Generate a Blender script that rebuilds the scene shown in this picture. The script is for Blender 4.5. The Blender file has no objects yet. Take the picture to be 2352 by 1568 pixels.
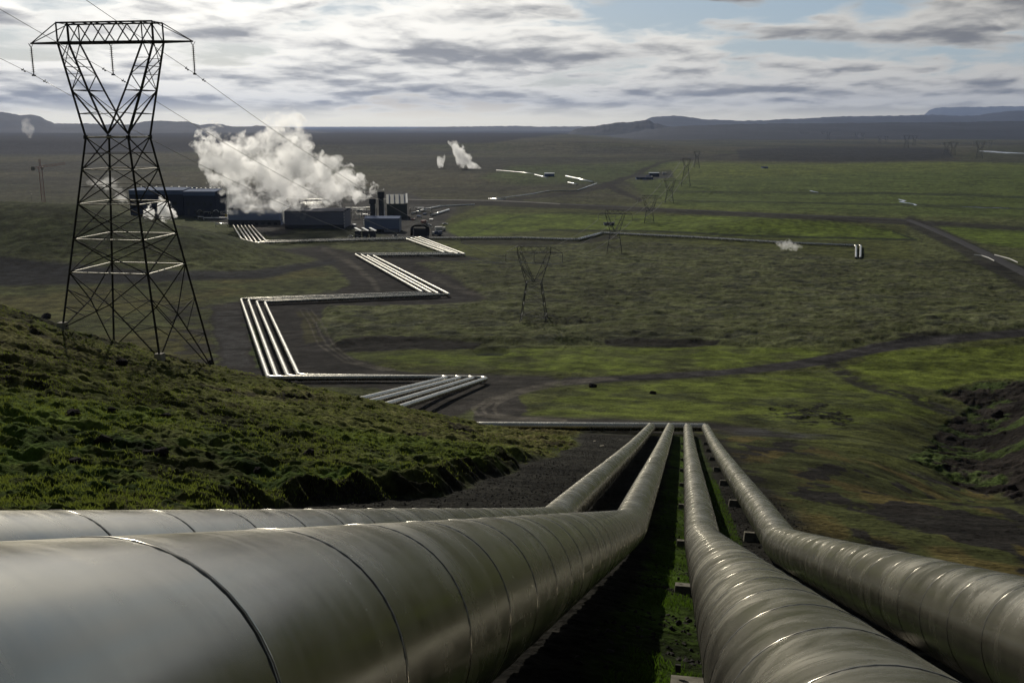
import bpy, math, random
import numpy as np
from mathutils import Vector, Matrix
rng=np.random.default_rng(7); random.seed(7)
SC=bpy.context.scene; COL=SC.collection
# ------------------------------------------------------------------ camera model (photo measured at 2352 px width)
F=2286.; HY=289.; PIT=math.atan((784-HY)/F); cP,sP=math.cos(PIT),math.sin(PIT)
def ray(px,py):
    u=(px-1176)/F; v=(784-py)/F
    return np.array([u, cP+v*sP, -sP+v*cP])
def at(px,py,Y):
    d=ray(px,py); return d*(Y/d[1])
def proj(X,Y,Z):
    yc=Y*cP-Z*sP; zc=Y*sP+Z*cP; yc=np.where(yc<.05,.05,yc)
    return 1176+F*X/yc, 784-F*zc/yc
def ss(a,b,x):
    t=np.clip((x-a)/(b-a),0,1); return t*t*(3-2*t)
# ------------------------------------------------------------------ numpy noise
def _h(ix,iy,s):
    n=(ix*374761393+iy*668265263+s*974634777)&0xffffffff
    n=((n^(n>>13))*1274126177)&0xffffffff
    return ((n^(n>>16))&0xffffff)/float(0xffffff)
def vn(x,y,s=0):
    x=np.asarray(x,float); y=np.asarray(y,float)
    ix=np.floor(x).astype(np.int64); iy=np.floor(y).astype(np.int64); fx=x-ix; fy=y-iy
    fx=fx*fx*fx*(fx*(fx*6-15)+10); fy=fy*fy*fy*(fy*(fy*6-15)+10)
    a=_h(ix,iy,s); b=_h(ix+1,iy,s); c=_h(ix,iy+1,s); d=_h(ix+1,iy+1,s)
    return (a+(b-a)*fx+(c-a)*fy+(a-b-c+d)*fx*fy)*2-1
def fbm(x,y,s=0,o=4,g=.5):
    r=0;a=1;t=0
    for i in range(o):
        c,sn=math.cos(.7+i*1.3),math.sin(.7+i*1.3)
        r=r+a*vn((x*c-y*sn)*2.03**i+i*17.3,(x*sn+y*c)*2.03**i-i*9.1,s+i); t+=a; a*=g
    return r/t
# ------------------------------------------------------------------ terrain
AZ=math.radians(10.09)
KN=np.array([-40,-6,3,8,14,20,27,31,34,42,60,85,110,135.,160.])
KZ=np.array([14,1.34,-2.21,-4.17,-6.51,-8.86,-11.59,-13.12,-13.93,-16.12,-21.1,-27.95,-34.6,-41.1,-47.6])
LAT=[-4.163,-1.597,.818,3.362]; HH=[.083,.187,-.172,-.099]
GK=1.15
PK=np.concatenate([[-60000,-300],KN,[183,237,285,340,410,545,680,880,1220,1850,3500,7200,2e5]])
PZ=np.concatenate([[90,60],KZ-GK,[-53.5,-61,-64.5,-67.5,-70,-73,-76,-79,-83,-86,-88.6,-90,-90]])
_s=np.concatenate([np.linspace(-300,700,4001),np.geomspace(701,2e5,800)])
_z=np.interp(_s,PK,PZ)
def _sm(z,n): k=np.hanning(n+2)[1:-1]; k/=k.sum(); return np.convolve(np.pad(z,n//2,mode='edge'),k,'valid')
_z[:4001]=np.where(_s[:4001]<150,_sm(_z[:4001],21),_sm(_z[:4001],161))
def P0(s): return np.interp(s,_s,_z)
XE_Y=[-50,0,30,37,40,43,47,55,66,80,100,130,160]; XE_X=[-8,-7,-8,-11,-9.6,-7.0,-3.6,-2.3,-.2,3.0,7.,10,12]
MX=[-900,-420,-296,-246,-191,-167,-141,-121,-100]; MH=[18,26,31,30,19.5,14.5,7,1.5,0]
def base(X,Y):
    X=np.asarray(X,float);Y=np.asarray(Y,float)
    b=AZ*(1-ss(130,350,Y)); s=X*np.sin(b)+Y*np.cos(b)
    s=np.where(Y<130,np.clip(X,-90,90)*math.sin(AZ)+Y*math.cos(AZ),s)
    z=P0(s)
    # cross tilt near the pipes: the left pair stands a little higher
    q=X*math.cos(AZ)-Y*math.sin(AZ)
    z=z+np.interp(q,[-6,-4,-1.6,.8,3.4,8],[.15,.1,.18,-.17,-.1,-.25])*(1-ss(100,150,Y))
    z=z-2.7*ss(15,-35,X)*ss(122,133,Y)*(1-ss(160,200,Y))
    # left hillside
    xe=np.interp(Y,XE_Y,XE_X)+.9*vn(Y*.21,X*0,5)
    d=np.maximum(xe-X,0)
    fx=np.interp(X,[-70,-36,-20,10],[168,138,131,128])
    U=17.5*(d/(np.maximum(xe+60,30)))**1.5*np.clip(Y/116,0,1)**.6
    U=np.maximum(U-np.interp(X,[-90,-60,-41,-29,-16,-6,0],[6,4.6,2.7,1.4,.3,0,0])*np.clip(Y/116,0,1.3),0)
    U=np.minimum(U,24+0*U)
    bank=ss(0,1.9,d)*(.85*ss(20,40,Y)*(1-ss(66,95,Y)))
    U=(U+bank)*(1-ss(0,1,np.clip((Y-114)/(fx-114),0,1)))
    z=z+np.where((Y>-20),U,0)
    # mound in front of the power plant
    yc=585+30*np.sin(X*.01)
    z=z+np.interp(X,MX,MH)*np.where(Y<yc,np.exp(-((Y-yc)/75.)**2),np.exp(-((Y-yc)/45.)**2))
    z=z+9*np.exp(-((Y-760-.1*(X-200))/45)**2)*ss(110,200,X)*(1-ss(230,330,X))
    z=z+3*np.exp(-((X-150)/60)**2-((Y-330)/30)**2)
    # low plateau and shallow rises far off
    z=z+26*ss(3300,3900,Y+.25*X)*(1-ss(300,900,X))*(1-ss(9000,12000,Y))*ss(-9000,-7000,X)
    # gully on the right
    g=np.exp(-((X-.47*Y-4)/(9+.02*Y))**2)*ss(60,90,Y)*(1-ss(190,240,Y))
    z=z-4.5*g
    z=z+7*np.exp(-((X-.62*Y)/(16))**2)*ss(110,150,Y)*(1-ss(215,260,Y))
    return z
def hit(px,py,off=0.,y0=3.,y1=60000.):
    d=ray(px,py); Ys=np.geomspace(y0,y1,6000)
    X=d[0]/d[1]*Ys; Z=d[2]/d[1]*Ys; g=base(X,Ys)+off
    k=np.nonzero(Z<g)[0]
    i=int(k[0]) if len(k) else len(Ys)-1
    i=max(i,1); a=Z[i-1]-g[i-1]; b=g[i]-Z[i]; t=a/(a+b+1e-9)
    Y=Ys[i-1]+(Ys[i]-Ys[i-1])*min(max(t,0),1)
    return np.array([d[0]/d[1]*Y,Y,float(base(d[0]/d[1]*Y,Y))+off])
# ------------------------------------------------------------------ tags / objects
def tag(o,label=None,cat=None,group=None,kind=None):
    if label:o['label']=label
    if cat:o['category']=cat
    if group:o['group']=group
    if kind:o['kind']=kind
    return o
def empty(name,loc,rz=0,label=None,cat=None,group=None):
    o=bpy.data.objects.new(name,None); COL.objects.link(o); o.location=loc; o.rotation_euler=(0,0,rz); o.empty_display_size=.5
    return tag(o,label,cat,group)
def npmesh(name,V,Fq,mat,parent=None,smooth=False,uv=None,mats=None,midx=None):
    me=bpy.data.meshes.new(name); V=np.asarray(V,np.float32)
    if isinstance(Fq,np.ndarray) and Fq.ndim==2:
        n=Fq.shape[1]; me.vertices.add(len(V)); me.vertices.foreach_set('co',V.ravel())
        me.loops.add(Fq.size); me.loops.foreach_set('vertex_index',Fq.astype(np.int32).ravel())
        me.polygons.add(len(Fq)); me.polygons.foreach_set('loop_start',np.arange(0,Fq.size,n,dtype=np.int32))
        me.update(calc_edges=True)
    else: me.from_pydata([tuple(map(float,v)) for v in V],[],Fq)
    if uv is not None:
        l=me.uv_layers.new(name='UVMap'); l.data.foreach_set('uv',np.asarray(uv,np.float32).ravel())
    for m in (mats or [mat]): me.materials.append(m)
    if midx is not None: me.polygons.foreach_set('material_index',np.asarray(midx,np.int32))
    me.polygons.foreach_set('use_smooth',np.full(len(me.polygons),smooth))
    me.update(); me.validate()
    o=bpy.data.objects.new(name,me); COL.objects.link(o)
    if parent: o.parent=parent
    return o
class MB:
    def __init__(s): s.v=[];s.f=[]
    def add(s,V,Fs):
        n=len(s.v); s.v+= [tuple(v) for v in V]; s.f+=[tuple(i+n for i in f) for f in Fs]; return s
    def box(s,c,d,rz=0,top=None):
        cx,cy,cz=c; a,b,h=d[0]/2,d[1]/2,d[2]/2; cc,sn=math.cos(rz),math.sin(rz); k=top or (1,1); V=[]
        for z,(ka,kb) in ((-h,(1,1)),(h,k)):
            for x,y in ((-a*ka,-b*kb),(a*ka,-b*kb),(a*ka,b*kb),(-a*ka,b*kb)): V.append((cx+x*cc-y*sn,cy+x*sn+y*cc,cz+z))
        return s.add(V,[(3,2,1,0),(4,5,6,7),(0,1,5,4),(1,2,6,5),(2,3,7,6),(3,0,4,7)])
    def bar(s,a,b,w,h=None):
        a=Vector(a);b=Vector(b);d=b-a
        if d.length<1e-6:return s
        d.normalize(); u=d.cross(Vector((0,0,1))); 
        if u.length<.05:u=Vector((1,0,0))
        u.normalize(); v=u.cross(d); h=h or w; V=[]
        for p in (a,b):
            for i,j in ((-1,-1),(1,-1),(1,1),(-1,1)): V.append(p+u*(i*w/2)+v*(j*h/2))
        return s.add(V,[(3,2,1,0),(4,5,6,7),(0,1,5,4),(1,2,6,5),(2,3,7,6),(3,0,4,7)])
    def tube(s,pts,r,n=8,cap=True):
        pts=[Vector(p) for p in pts]; rr=r if isinstance(r,(list,tuple)) else [r]*len(pts); V=[];Fs=[]
        for i,p in enumerate(pts):
            d=(pts[min(i+1,len(pts)-1)]-pts[max(i-1,0)]).normalized(); u=d.cross(Vector((0,0,1)))
            if u.length<.05:u=Vector((1,0,0))
            u.normalize(); v=u.cross(d)
            for k in range(n):
                a=2*math.pi*k/n; V.append(p+(u*math.cos(a)+v*math.sin(a))*rr[i])
        for i in range(len(pts)-1):
            for k in range(n): Fs.append((i*n+k,(i+1)*n+k,(i+1)*n+(k+1)%n,i*n+(k+1)%n))
        if cap: Fs.append(tuple(range(n))); Fs.append(tuple(reversed(range((len(pts)-1)*n,len(pts)*n))))
        return s.add(V,Fs)
    def build(s,name,mat,parent=None,smooth=False,mats=None):
        return npmesh(name,s.v,s.f,mat,parent,smooth)
def copy_tree(o,parent=None):
    c=o.copy(); COL.objects.link(c); c.parent=parent
    for ch in [x for x in KIDS.get(o.name,[])]: copy_tree(ch,c)
    return c
KIDS={}
def index_kids(root):
    for ch in root.children_recursive:
        KIDS.setdefault(ch.parent.name,[]).append(ch)
# ------------------------------------------------------------------ materials
def newmat(name):
    m=bpy.data.materials.new(name); m.use_nodes=True; nt=m.node_tree; return m,nt,nt.nodes['Principled BSDF']
def N(nt,t,**k):
    n=nt.nodes.new(t)
    for a,b in k.items():
        if a.startswith('_'): setattr(n,a[1:],b)
        else: n.inputs[a.replace('__',' ')].default_value=b
    return n
def simple(name,col,rough=.7,metal=0.,var=.25,scale=.6,bump=0.,emit=None):
    m,nt,b=newmat(name); L=nt.links.new; b.inputs['Specular IOR Level'].default_value=.1 if rough>=.8 else .5
    tc=N(nt,'ShaderNodeTexCoord'); no=N(nt,'ShaderNodeTexNoise',Scale=scale,Detail=5.)
    L(tc.outputs['Object'],no.inputs['Vector'])
    mr=N(nt,'ShaderNodeMapRange'); mr.inputs['From Min'].default_value=.3; mr.inputs['From Max'].default_value=.7
    mr.inputs['To Min'].default_value=1-var; mr.inputs['To Max'].default_value=1+var; L(no.outputs['Fac'],mr.inputs['Value'])
    vm=N(nt,'ShaderNodeVectorMath',_operation='SCALE'); vm.inputs[0].default_value=col; L(mr.outputs[0],vm.inputs['Scale'])
    L(vm.outputs[0],b.inputs['Base Color']); b.inputs['Roughness'].default_value=rough; b.inputs['Metallic'].default_value=metal
    if bump:
        bp=N(nt,'ShaderNodeBump',Distance=bump); n2=N(nt,'ShaderNodeTexNoise',Scale=scale*9,Detail=4.); L(tc.outputs['Object'],n2.inputs['Vector'])
        L(n2.outputs['Fac'],bp.inputs['Height']); L(bp.outputs[0],b.inputs['Normal'])
    return m
M={}
M['steel']=simple('weathered_galvanised_steel',(.032,.03,.028),.8,.1,.3,.8)
M['steel_far']=simple('dull_lattice_steel',(.06,.06,.06),.6,.3,.2,.2)
M['glass']=simple('brown_glazed_insulator',(.03,.027,.027),.7,0,.2,3.)
M['wire']=simple('aluminium_conductor',(.22,.21,.2),.4,.8,.1,.2)
M['concrete']=simple('weathered_concrete',(.30,.28,.25),.9,0,.25,2.,.01)
M['oldconc']=simple('stained_old_concrete',(.15,.14,.115),.95,0,.4,5.,.01)
M['rock']=simple('dark_lava_rock',(.020,.016,.015),1.,0,.4,1.5,.05)
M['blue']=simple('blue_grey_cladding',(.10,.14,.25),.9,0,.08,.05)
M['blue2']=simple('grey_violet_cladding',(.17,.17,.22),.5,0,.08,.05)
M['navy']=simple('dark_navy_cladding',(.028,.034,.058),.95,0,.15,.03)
M['base']=simple('dark_plinth',(.03,.033,.04),.7,0,.2,.1)
M['dkgreen']=simple('dark_green_cladding',(.03,.042,.035),.6,0,.2,.05)
M['roof']=simple('grey_green_roofing',(.11,.13,.12),.5,0,.2,.05)
M['alu']=simple('bright_aluminium_trim',(.75,.74,.7),.28,.9,.1,.3)
M['white']=simple('white_painted_metal',(.75,.74,.7),.5,0,.1,.3)
M['stack']=simple('dark_stack_paint',(.05,.055,.07),.6,0,.2,.1)
M['red']=simple('red_painted_steel',(.30,.12,.09),.55,0,.2,.4)
M['window']=simple('dark_window',(.02,.025,.03),.1,0,.1,.3)
M['rubber']=simple('black_rubber',(.02,.02,.02),.8,0,.1,1.)
M['yellow']=simple('yellow_paint',(.5,.35,.05),.5,0,.1,1.)
M['wood']=simple('bleached_timber',(.5,.45,.36),.8,0,.2,2.)
M['asph']=simple('worn_asphalt',(.036,.035,.037),.9,0,.25,.3); M['pale']=simple('pale_road_edge',(.17,.165,.15),.85,0,.15,.3); M['gravr']=simple('dark_gravel_road',(.036,.034,.035),.85,0,.3,.6,.03)
def pipe_material():
    m,nt,b=newmat('aluminium_pipe_cladding'); L=nt.links.new
    tc=N(nt,'ShaderNodeTexCoord'); uv=N(nt,'ShaderNodeUVMap'); uv.uv_map='UVMap'
    sep=N(nt,'ShaderNodeSeparateXYZ'); L(uv.outputs[0],sep.inputs[0])
    # streaks that run round the pipe, smears and dull patches
    mp=N(nt,'ShaderNodeMapping'); mp.inputs['Scale'].default_value=(2.2,.55,1); L(uv.outputs[0],mp.inputs[0])
    n1=N(nt,'ShaderNodeTexNoise',Scale=1.6,Detail=5.,Roughness=.55,Distortion=1.4); L(mp.outputs[0],n1.inputs['Vector'])
    mp2=N(nt,'ShaderNodeMapping'); mp2.inputs['Scale'].default_value=(9.,.35,1); mp2.inputs['Rotation'].default_value=(0,0,.12); L(uv.outputs[0],mp2.inputs[0])
    n2=N(nt,'ShaderNodeTexNoise',Scale=1.5,Detail=5.,Roughness=.6,Distortion=.6); L(mp2.outputs[0],n2.inputs['Vector'])
    n3=N(nt,'ShaderNodeTexNoise',Scale=.35,Detail=3.); L(tc.outputs['Object'],n3.inputs['Vector'])
    # per sheet variation
    sc=N(nt,'ShaderNodeMath',_operation='DIVIDE'); sc.inputs[1].default_value=1.2; L(sep.outputs[0],sc.inputs[0])
    fl=N(nt,'ShaderNodeMath',_operation='FLOOR'); L(sc.outputs[0],fl.inputs[0])
    wn=N(nt,'ShaderNodeTexWhiteNoise',_noise_dimensions='1D'); L(fl.outputs[0],wn.inputs['W'])
    fr=N(nt,'ShaderNodeMath',_operation='FRACT'); L(sc.outputs[0],fr.inputs[0])
    seam=N(nt,'ShaderNodeMath',_operation='LESS_THAN'); seam.inputs[1].default_value=.010; L(fr.outputs[0],seam.inputs[0])
    def mr(src,a,b_,c,d):
        r=N(nt,'ShaderNodeMapRange'); r.inputs['From Min'].default_value=a;r.inputs['From Max'].default_value=b_;r.inputs['To Min'].default_value=c;r.inputs['To Max'].default_value=d; L(src,r.inputs['Value']); return r.outputs[0]
    def ma(op,a,b_):
        x=N(nt,'ShaderNodeMath',_operation=op)
        for i,q in enumerate((a,b_)):
            if isinstance(q,(int,float)): x.inputs[i].default_value=q
            else: L(q,x.inputs[i])
        return x.outputs[0]
    mp3=N(nt,'ShaderNodeMapping'); mp3.inputs['Scale'].default_value=(.9,.8,1); mp3.inputs['Location'].default_value=(3,5,0); L(uv.outputs[0],mp3.inputs[0])
    n4=N(nt,'ShaderNodeTexNoise',Scale=1.1,Detail=6.,Roughness=.58,Distortion=1.8); L(mp3.outputs[0],n4.inputs['Vector'])
    film=mr(n4.outputs['Fac'],.38,.74,0.,1.)
    br=ma('MULTIPLY',ma('MULTIPLY',mr(n1.outputs['Fac'],.3,.7,.92,1.07),mr(n2.outputs['Fac'],.3,.7,.96,1.03)),mr(wn.outputs['Value'],0,1,.93,1.06))
    br=ma('MULTIPLY',br,mr(n3.outputs['Fac'],.35,.65,.90,1.06))
    br=ma('MULTIPLY',br,mr(film,0.,1.,.98,1.08))
    br=ma('MULTIPLY',br,mr(seam.outputs[0],0,1,1,.45))
    vm=N(nt,'ShaderNodeVectorMath',_operation='SCALE'); vm.inputs[0].default_value=PIPEC; L(br,vm.inputs['Scale']); L(vm.outputs[0],b.inputs['Base Color'])
    b.inputs['Metallic'].default_value=.92
    ro=ma('ADD',mr(film,0.,1.,.20,.33),mr(n2.outputs['Fac'],.3,.7,-.02,.03)); L(ro,b.inputs['Roughness'])
    # lap joint relief: each sheet swells a few mm toward its end; slight waviness
    h=ma('ADD',mr(fr.outputs[0],0,.02,.004,0.),ma('MULTIPLY',n3.outputs['Fac'],.007))
    bp=N(nt,'ShaderNodeBump',Distance=1.,Strength=.6); L(h,bp.inputs['Height']); L(bp.outputs[0],b.inputs['Normal'])
    return m
PIPEC=(.43,.405,.34)
M['pipe']=pipe_material()
M['seal']=simple('black_seam_sealant',(.012,.012,.012),.6,0,.1,1.)
# ------------------------------------------------------------------ ground mesh
FR=995.
def radii():
    r=[.35]
    while r[-1]<90000:
        x=r[-1]; H=max(2.0,-float(P0(x))); dr=min(.82*x*x/(FR*H), .03*x if x>3000 else (.02*x if x>200 else .012*x))
        dr=max(dr,.03 if x>2.5 else .08); 
        if x<3: dr=.12
        r.append(x+dr)
    return np.array(r)
R_=radii()
az1=np.radians(np.arange(-35.5,35.51,.062)); az2=np.radians(np.concatenate([np.arange(37,323,2.6)]))
A_=np.concatenate([az1,az2]); nA=len(A_); nR=len(R_)
AA,RR=np.meshgrid(A_,R_,indexing='ij'); GX=(RR*np.sin(AA)); GY=(RR*np.cos(AA)); GZ=base(GX,GY)
PX,PY=proj(GX,GY,GZ)
PX=PX+0.; FRONT=(GY>2)&(PX>-420)&(PX<2800)
shp=GX.shape
# ---- warp for natural edges, in metres -> px
wn1=fbm(GX/14,GY/14,11,4); wn2=fbm(GX/3.,GY/3.,12,3)
_w=np.clip(F/np.maximum(GY,5),0,60)
WX=PX+wn1*_w*3.; WY=PY+(wn1*1.1+wn2*.25)*np.clip(F*60/np.maximum(GY,20)**2,0,40)*.9
def poly(pts,w=4.,y0=0,y1=1e9):
    pts=np.array(pts,float); m=np.zeros(shp,np.float32)
    bb=(WX>pts[:,0].min()-25)&(WX<pts[:,0].max()+25)&(WY>pts[:,1].min()-25)&(WY<pts[:,1].max()+25)&FRONT&(GY>y0)&(GY<y1)
    x=WX[bb];y=WY[bb]
    if not len(x): return m
    ins=np.zeros(len(x),bool); dm=np.full(len(x),1e9)
    for i in range(len(pts)):
        ax,ay=pts[i];bx,by=pts[(i+1)%len(pts)]
        c=((ay>y)!=(by>y)); 
        if by!=ay: ins^=c&(x<(bx-ax)*(y-ay)/(by-ay)+ax)
        L=(bx-ax)**2+(by-ay)**2+1e-9; t=np.clip(((x-ax)*(bx-ax)+(y-ay)*(by-ay))/L,0,1)
        dm=np.minimum(dm,(x-ax-t*(bx-ax))**2+((y-ay-t*(by-ay)))**2)
    sd=np.sqrt(dm)*np.where(ins,1,-1); m[bb]=ss(-w,w,sd); return m
def line(pts,w=2.,y0=0,y1=1e9,k=.35):
    # pts (px,py,half width px)
    pts=np.array(pts,float); m=np.zeros(shp,np.float32)
    QX=PX+(WX-PX)*k; QY=PY+(WY-PY)*k
    bb=(QX>pts[:,0].min()-60)&(QX<pts[:,0].max()+60)&(QY>pts[:,1].min()-40)&(QY<pts[:,1].max()+40)&FRONT&(GY>y0)&(GY<y1)
    x=QX[bb];y=QY[bb]; best=np.full(len(x),-1e9)
    for i in range(len(pts)-1):
        ax,ay,aw=pts[i];bx,by,bw=pts[i+1]; L=(bx-ax)**2+(by-ay)**2+1e-9
        t=np.clip(((x-ax)*(bx-ax)+(y-ay)*(by-ay))/L,0,1)
        d=np.sqrt((x-ax-t*(bx-ax))**2+(y-ay-t*(by-ay))**2); best=np.maximum(best,(aw+(bw-aw)*t)-d)
    m[bb]=ss(-w,w,best); return m
C=lambda *a: np.array(a,np.float32)
cgrass=C(.055,.085,.014); colive=C(.066,.074,.022); cmoss=C(.070,.078,.032); cdirt=C(.024,.022,.021); cgravel=C(.036,.033,.030)
ctrack=C(.10,.09,.075); cbrown=C(.095,.075,.028); crock_shade=C(.016,.014,.014); cdry=C(.12,.105,.06)
col=np.zeros(shp+(3,),np.float32)+cmoss
rough=np.ones(shp,np.float32)      # relief amplitude
def mix(m,c,a=1.,rg=None):
    global col,rough
    mm=(m*a)[...,None]; col=col*(1-mm)+c*mm
    if rg is not None: rough=rough*(1-m)+rg*m
L1=fbm(GX/40,GY/40,21,4); L2=fbm(GX/9,GY/9,22,4); L3=fbm(GX/2.2,GY/2.2,23,4); L4=fbm(GX/300,GY/300,24,4)
FARM=ss(900,2500,GY)
# far plain mottling
mix(ss(800,1400,GY),C(.066,.062,.040),1)
mix(ss(.0,.35,L4)*ss(500,900,GY),C(.055,.062,.03),.6)
mix(ss(.0,.3,fbm(GX/600,GY/400,25,6))*ss(900,1500,GY),C(.03,.03,.026),.7)
mix(ss(-60,60,PX-1500)*ss(368,378,PY)*(1-ss(470,520,PY)),C(.10,.122,.028),.9)
mix(poly([(1180,380),(1560,372),(1480,400),(1400,420),(1200,425),(1100,410)],8),C(.058,.078,.026),.8)
mix(poly([(-420,296),(300,290),(1300,292),(1345,303),(1200,318),(1130,329),(850,332),(720,334),(400,350),(0,356),(-420,360)],2.5),C(.018,.018,.026),.95)  # cloud shadow over the far plain, painted into the ground colour
mix(poly([(1690,345),(1800,338),(2000,336),(2180,342),(2190,365),(2100,371),(1900,371),(1700,366)],4),C(.02,.021,.024),.85)  # second cloud shadow, at right, also painted as darker ground
mix(poly([(2380,330),(2230,345),(2200,372),(2380,380)],4),C(.045,.05,.03),.6)
# mid green meadows
mix(poly([(940,470),(1130,472),(1500,486),(2080,508),(2100,600),(1100,600),(1000,560),(960,500)],6),colive,.9,.5)
mix(poly([(1010,530),(1060,505),(1150,492),(1400,494),(1700,497),(1900,507),(2050,530),(2110,550),(1950,552),(1700,545),(1500,532),(1250,527),(1060,545)],3),C(.088,.118,.020),1,.3)
mix(poly([(2150,515),(2380,522),(2380,575),(2260,560),(2190,540)],3),C(.080,.11,.02),1,.4)
mix(poly([(1440,415),(2380,385),(2380,500),(2100,498),(1550,475),(1480,445)],8),C(.064,.088,.024),.7,.4)
for a in (437,462): mix(line([(1540,a,1.2),(1800,a+4,1.6),(2060,a+8,2.5),(2352,a+16,2)],1.5),C(.025,.03,.018),.8)
mix(line([(1060,547,1),(1180,500,1.3),(1260,490,1),(1400,492,1)],1.2),C(.03,.045,.018),.7)
mix(line([(1240,528,1.8),(1500,531,2.),(1700,541,2.5),(2105,551,2.2),(2050,532,2)],1.3),C(.014,.018,.012),.9)
# lava field in the middle
lav=poly([(720,740),(760,705),(1000,700),(1100,695),(1050,640),(940,605),(1080,600),(1300,562),(1500,557),(1800,577),(1950,597),(2200,600),(2352,650),(2460,700),(2460,740),(2200,765),(2000,795),(1500,785),(1250,788),(1000,778),(770,792)],5)
mix(lav,cmoss,1,.8)
mix(lav*ss(.0,.4,L1),C(.06,.066,.03),.7)
mix(lav*ss(.12,.35,L2+.35*L3),C(.03,.033,.022),.8)
mix(lav*ss(.05,.25,fbm(GX/5,GY/3,31,4)),C(.12,.12,.07),.4)
# green lowland before it
low=poly([(720,815),(950,806),(1100,800),(1400,797),(1650,795),(2000,798),(2240,768),(2460,745),(2460,1400),(1600,1250),(1480,965),(1200,960),(1100,880),(900,850)],6)
mix(low,colive,1,.7)
mix(poly([(770,815),(950,807),(1100,801),(1400,798),(1650,796),(1880,800),(1900,818),(1700,843),(1500,852),(1400,862),(1000,838),(850,828)],4),C(.094,.120,.020),.9,.25)
mix(poly([(1230,955),(1300,905),(1420,878),(1700,862),(1950,852),(2100,900),(2150,950),(1900,985),(1700,966),(1500,962)],8),C(.096,.120,.022),.9,.45)
mix(low*ss(-.05,.3,L2),C(.055,.06,.026),.6)
mix(poly([(1955,845),(2000,812),(2200,800),(2460,785),(2460,860),(2200,880),(2170,897),(2050,880)],5),C(.096,.120,.020),.95,.6)
mix(low*ss(.22,.42,L2*.6+.5*L3)*ss(860,930,PY),C(.03,.036,.018),.75)
mix(poly([(1750,930),(1880,920),(1960,950),(1950,985),(1850,975),(1740,950)],9)*ss(-.1,.15,L3),C(.02,.02,.018),.9,1.8)
# scarps and pit
mix(poly([(760,788),(850,776),(1000,779),(1105,786),(1095,800),(950,805),(780,810)],3),crock_shade,.95,.6)  # shade on the viewer-facing scarp, painted with the dark rock colour
mix(poly([(1395,783),(1500,781),(1655,786),(1640,795),(1500,797),(1390,793)],2.5),crock_shade,.9,.6)  # same painted scarp shade, farther right
mix(poly([(1085,806),(1130,800),(1170,806),(1150,817),(1100,817)],3),C(.018,.024,.012),.95,.3)
mix(poly([(1180,725),(1300,730),(1420,735),(1370,752),(1230,745)],5)*ss(-.2,.2,L3),C(.02,.022,.018),.85,2.)
mix(poly([(2050,775),(2100,765),(2190,770),(2180,785),(2100,785)],4),crock_shade,.8)
# dirt and gravel
D1=poly([(630,850),(760,800),(800,838),(950,855),(1250,862),(1310,876),(1200,905),(1215,955),(1480,965),(1620,968),(1750,985),(1800,1000),(1690,1008),(1560,1000),(1060,982),(1090,935),(1010,965),(940,955),(860,890),(620,885)],5)
mix(D1,cgravel,1,.12)
mix(poly([(480,700),(560,690),(760,700),(725,735),(770,800),(860,845),(760,860),(620,885),(500,850),(490,760)],5),cdirt,1,.1)
mix(poly([(492,715),(548,712),(575,845),(512,838)],5),C(.040,.039,.040),.9,.05)
mix(poly([(560,745),(590,750),(615,845),(590,845)],3),C(.04,.055,.015),.8,.3)
mix(poly([(688,715),(722,718),(735,780),(705,790)],4),C(.045,.042,.016),.7,.2)
for a in (0,14,26): mix(line([(690+a,712,1.3),(712+a,745,1.5),(730+a*1.3,790,2),(790+a,830,2.5),(880+a,850,2)],1.3,k=.1),ctrack,.55)
D2=poly([(640,572),(740,563),(800,578),(1060,588),(1135,596),(1000,602),(950,604),(1050,640),(1120,690),(1000,702),(620,705),(560,690),(780,668),(800,655),(785,630),(740,600)],5)
mix(D2,cdirt,1,.1)
mix(line([(740,570,4),(800,600,6),(850,640,6),(870,665,5)],4),ctrack,.5)
mix(line([(1000,640,5),(1060,665,7),(1120,688,4)],5),ctrack,.35)
lg=poly([(-420,660),(0,655),(300,642),(560,625),(720,617),(790,638),(790,660),(560,682),(480,700),(480,840),(300,900),(-420,700)],5)
mix(lg,C(.058,.065,.024),1,.5); mix(lg*ss(-.1,.3,L1),C(.075,.068,.024),.7)
mix(poly([(370,700),(480,690),(500,850),(420,850)],12)*ss(-.2,.2,L2),cdirt,.9)
mnd=ss(4,10,np.interp(GX,MX,MH)*np.exp(-((GY-585)/80.)**2))
mix(mnd,C(.04,.048,.022),.95,.9); mix(mnd*ss(0,.35,L1+.3*L2),C(.055,.064,.026),.7)
mix(poly([(-420,580),(0,588),(150,606),(330,620),(560,622),(700,606),(760,594),(780,604),(600,640),(300,650),(0,658),(-420,668)],4),C(.013,.014,.018),.97,.2)
mix(line([(120,600,3),(330,625,4),(560,628,4),(740,600,3)],2),C(.035,.035,.035),.6)
pl=poly([(300,455),(500,425),(930,440),(1000,468),(1060,470),(1010,520),(1060,548),(940,556),(640,552),(560,520),(430,500)],5)
mix(pl,C(.05,.048,.045),1,.05)
mix(poly([(620,545),(700,520),(800,525),(860,530),(900,545),(640,552)],4),C(.05,.055,.028),.9,.3)
mix(poly([(1060,546),(1330,553),(1400,536),(1420,545),(1360,560),(1200,565),(1060,560)],3),cdirt,.8,.1)
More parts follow.
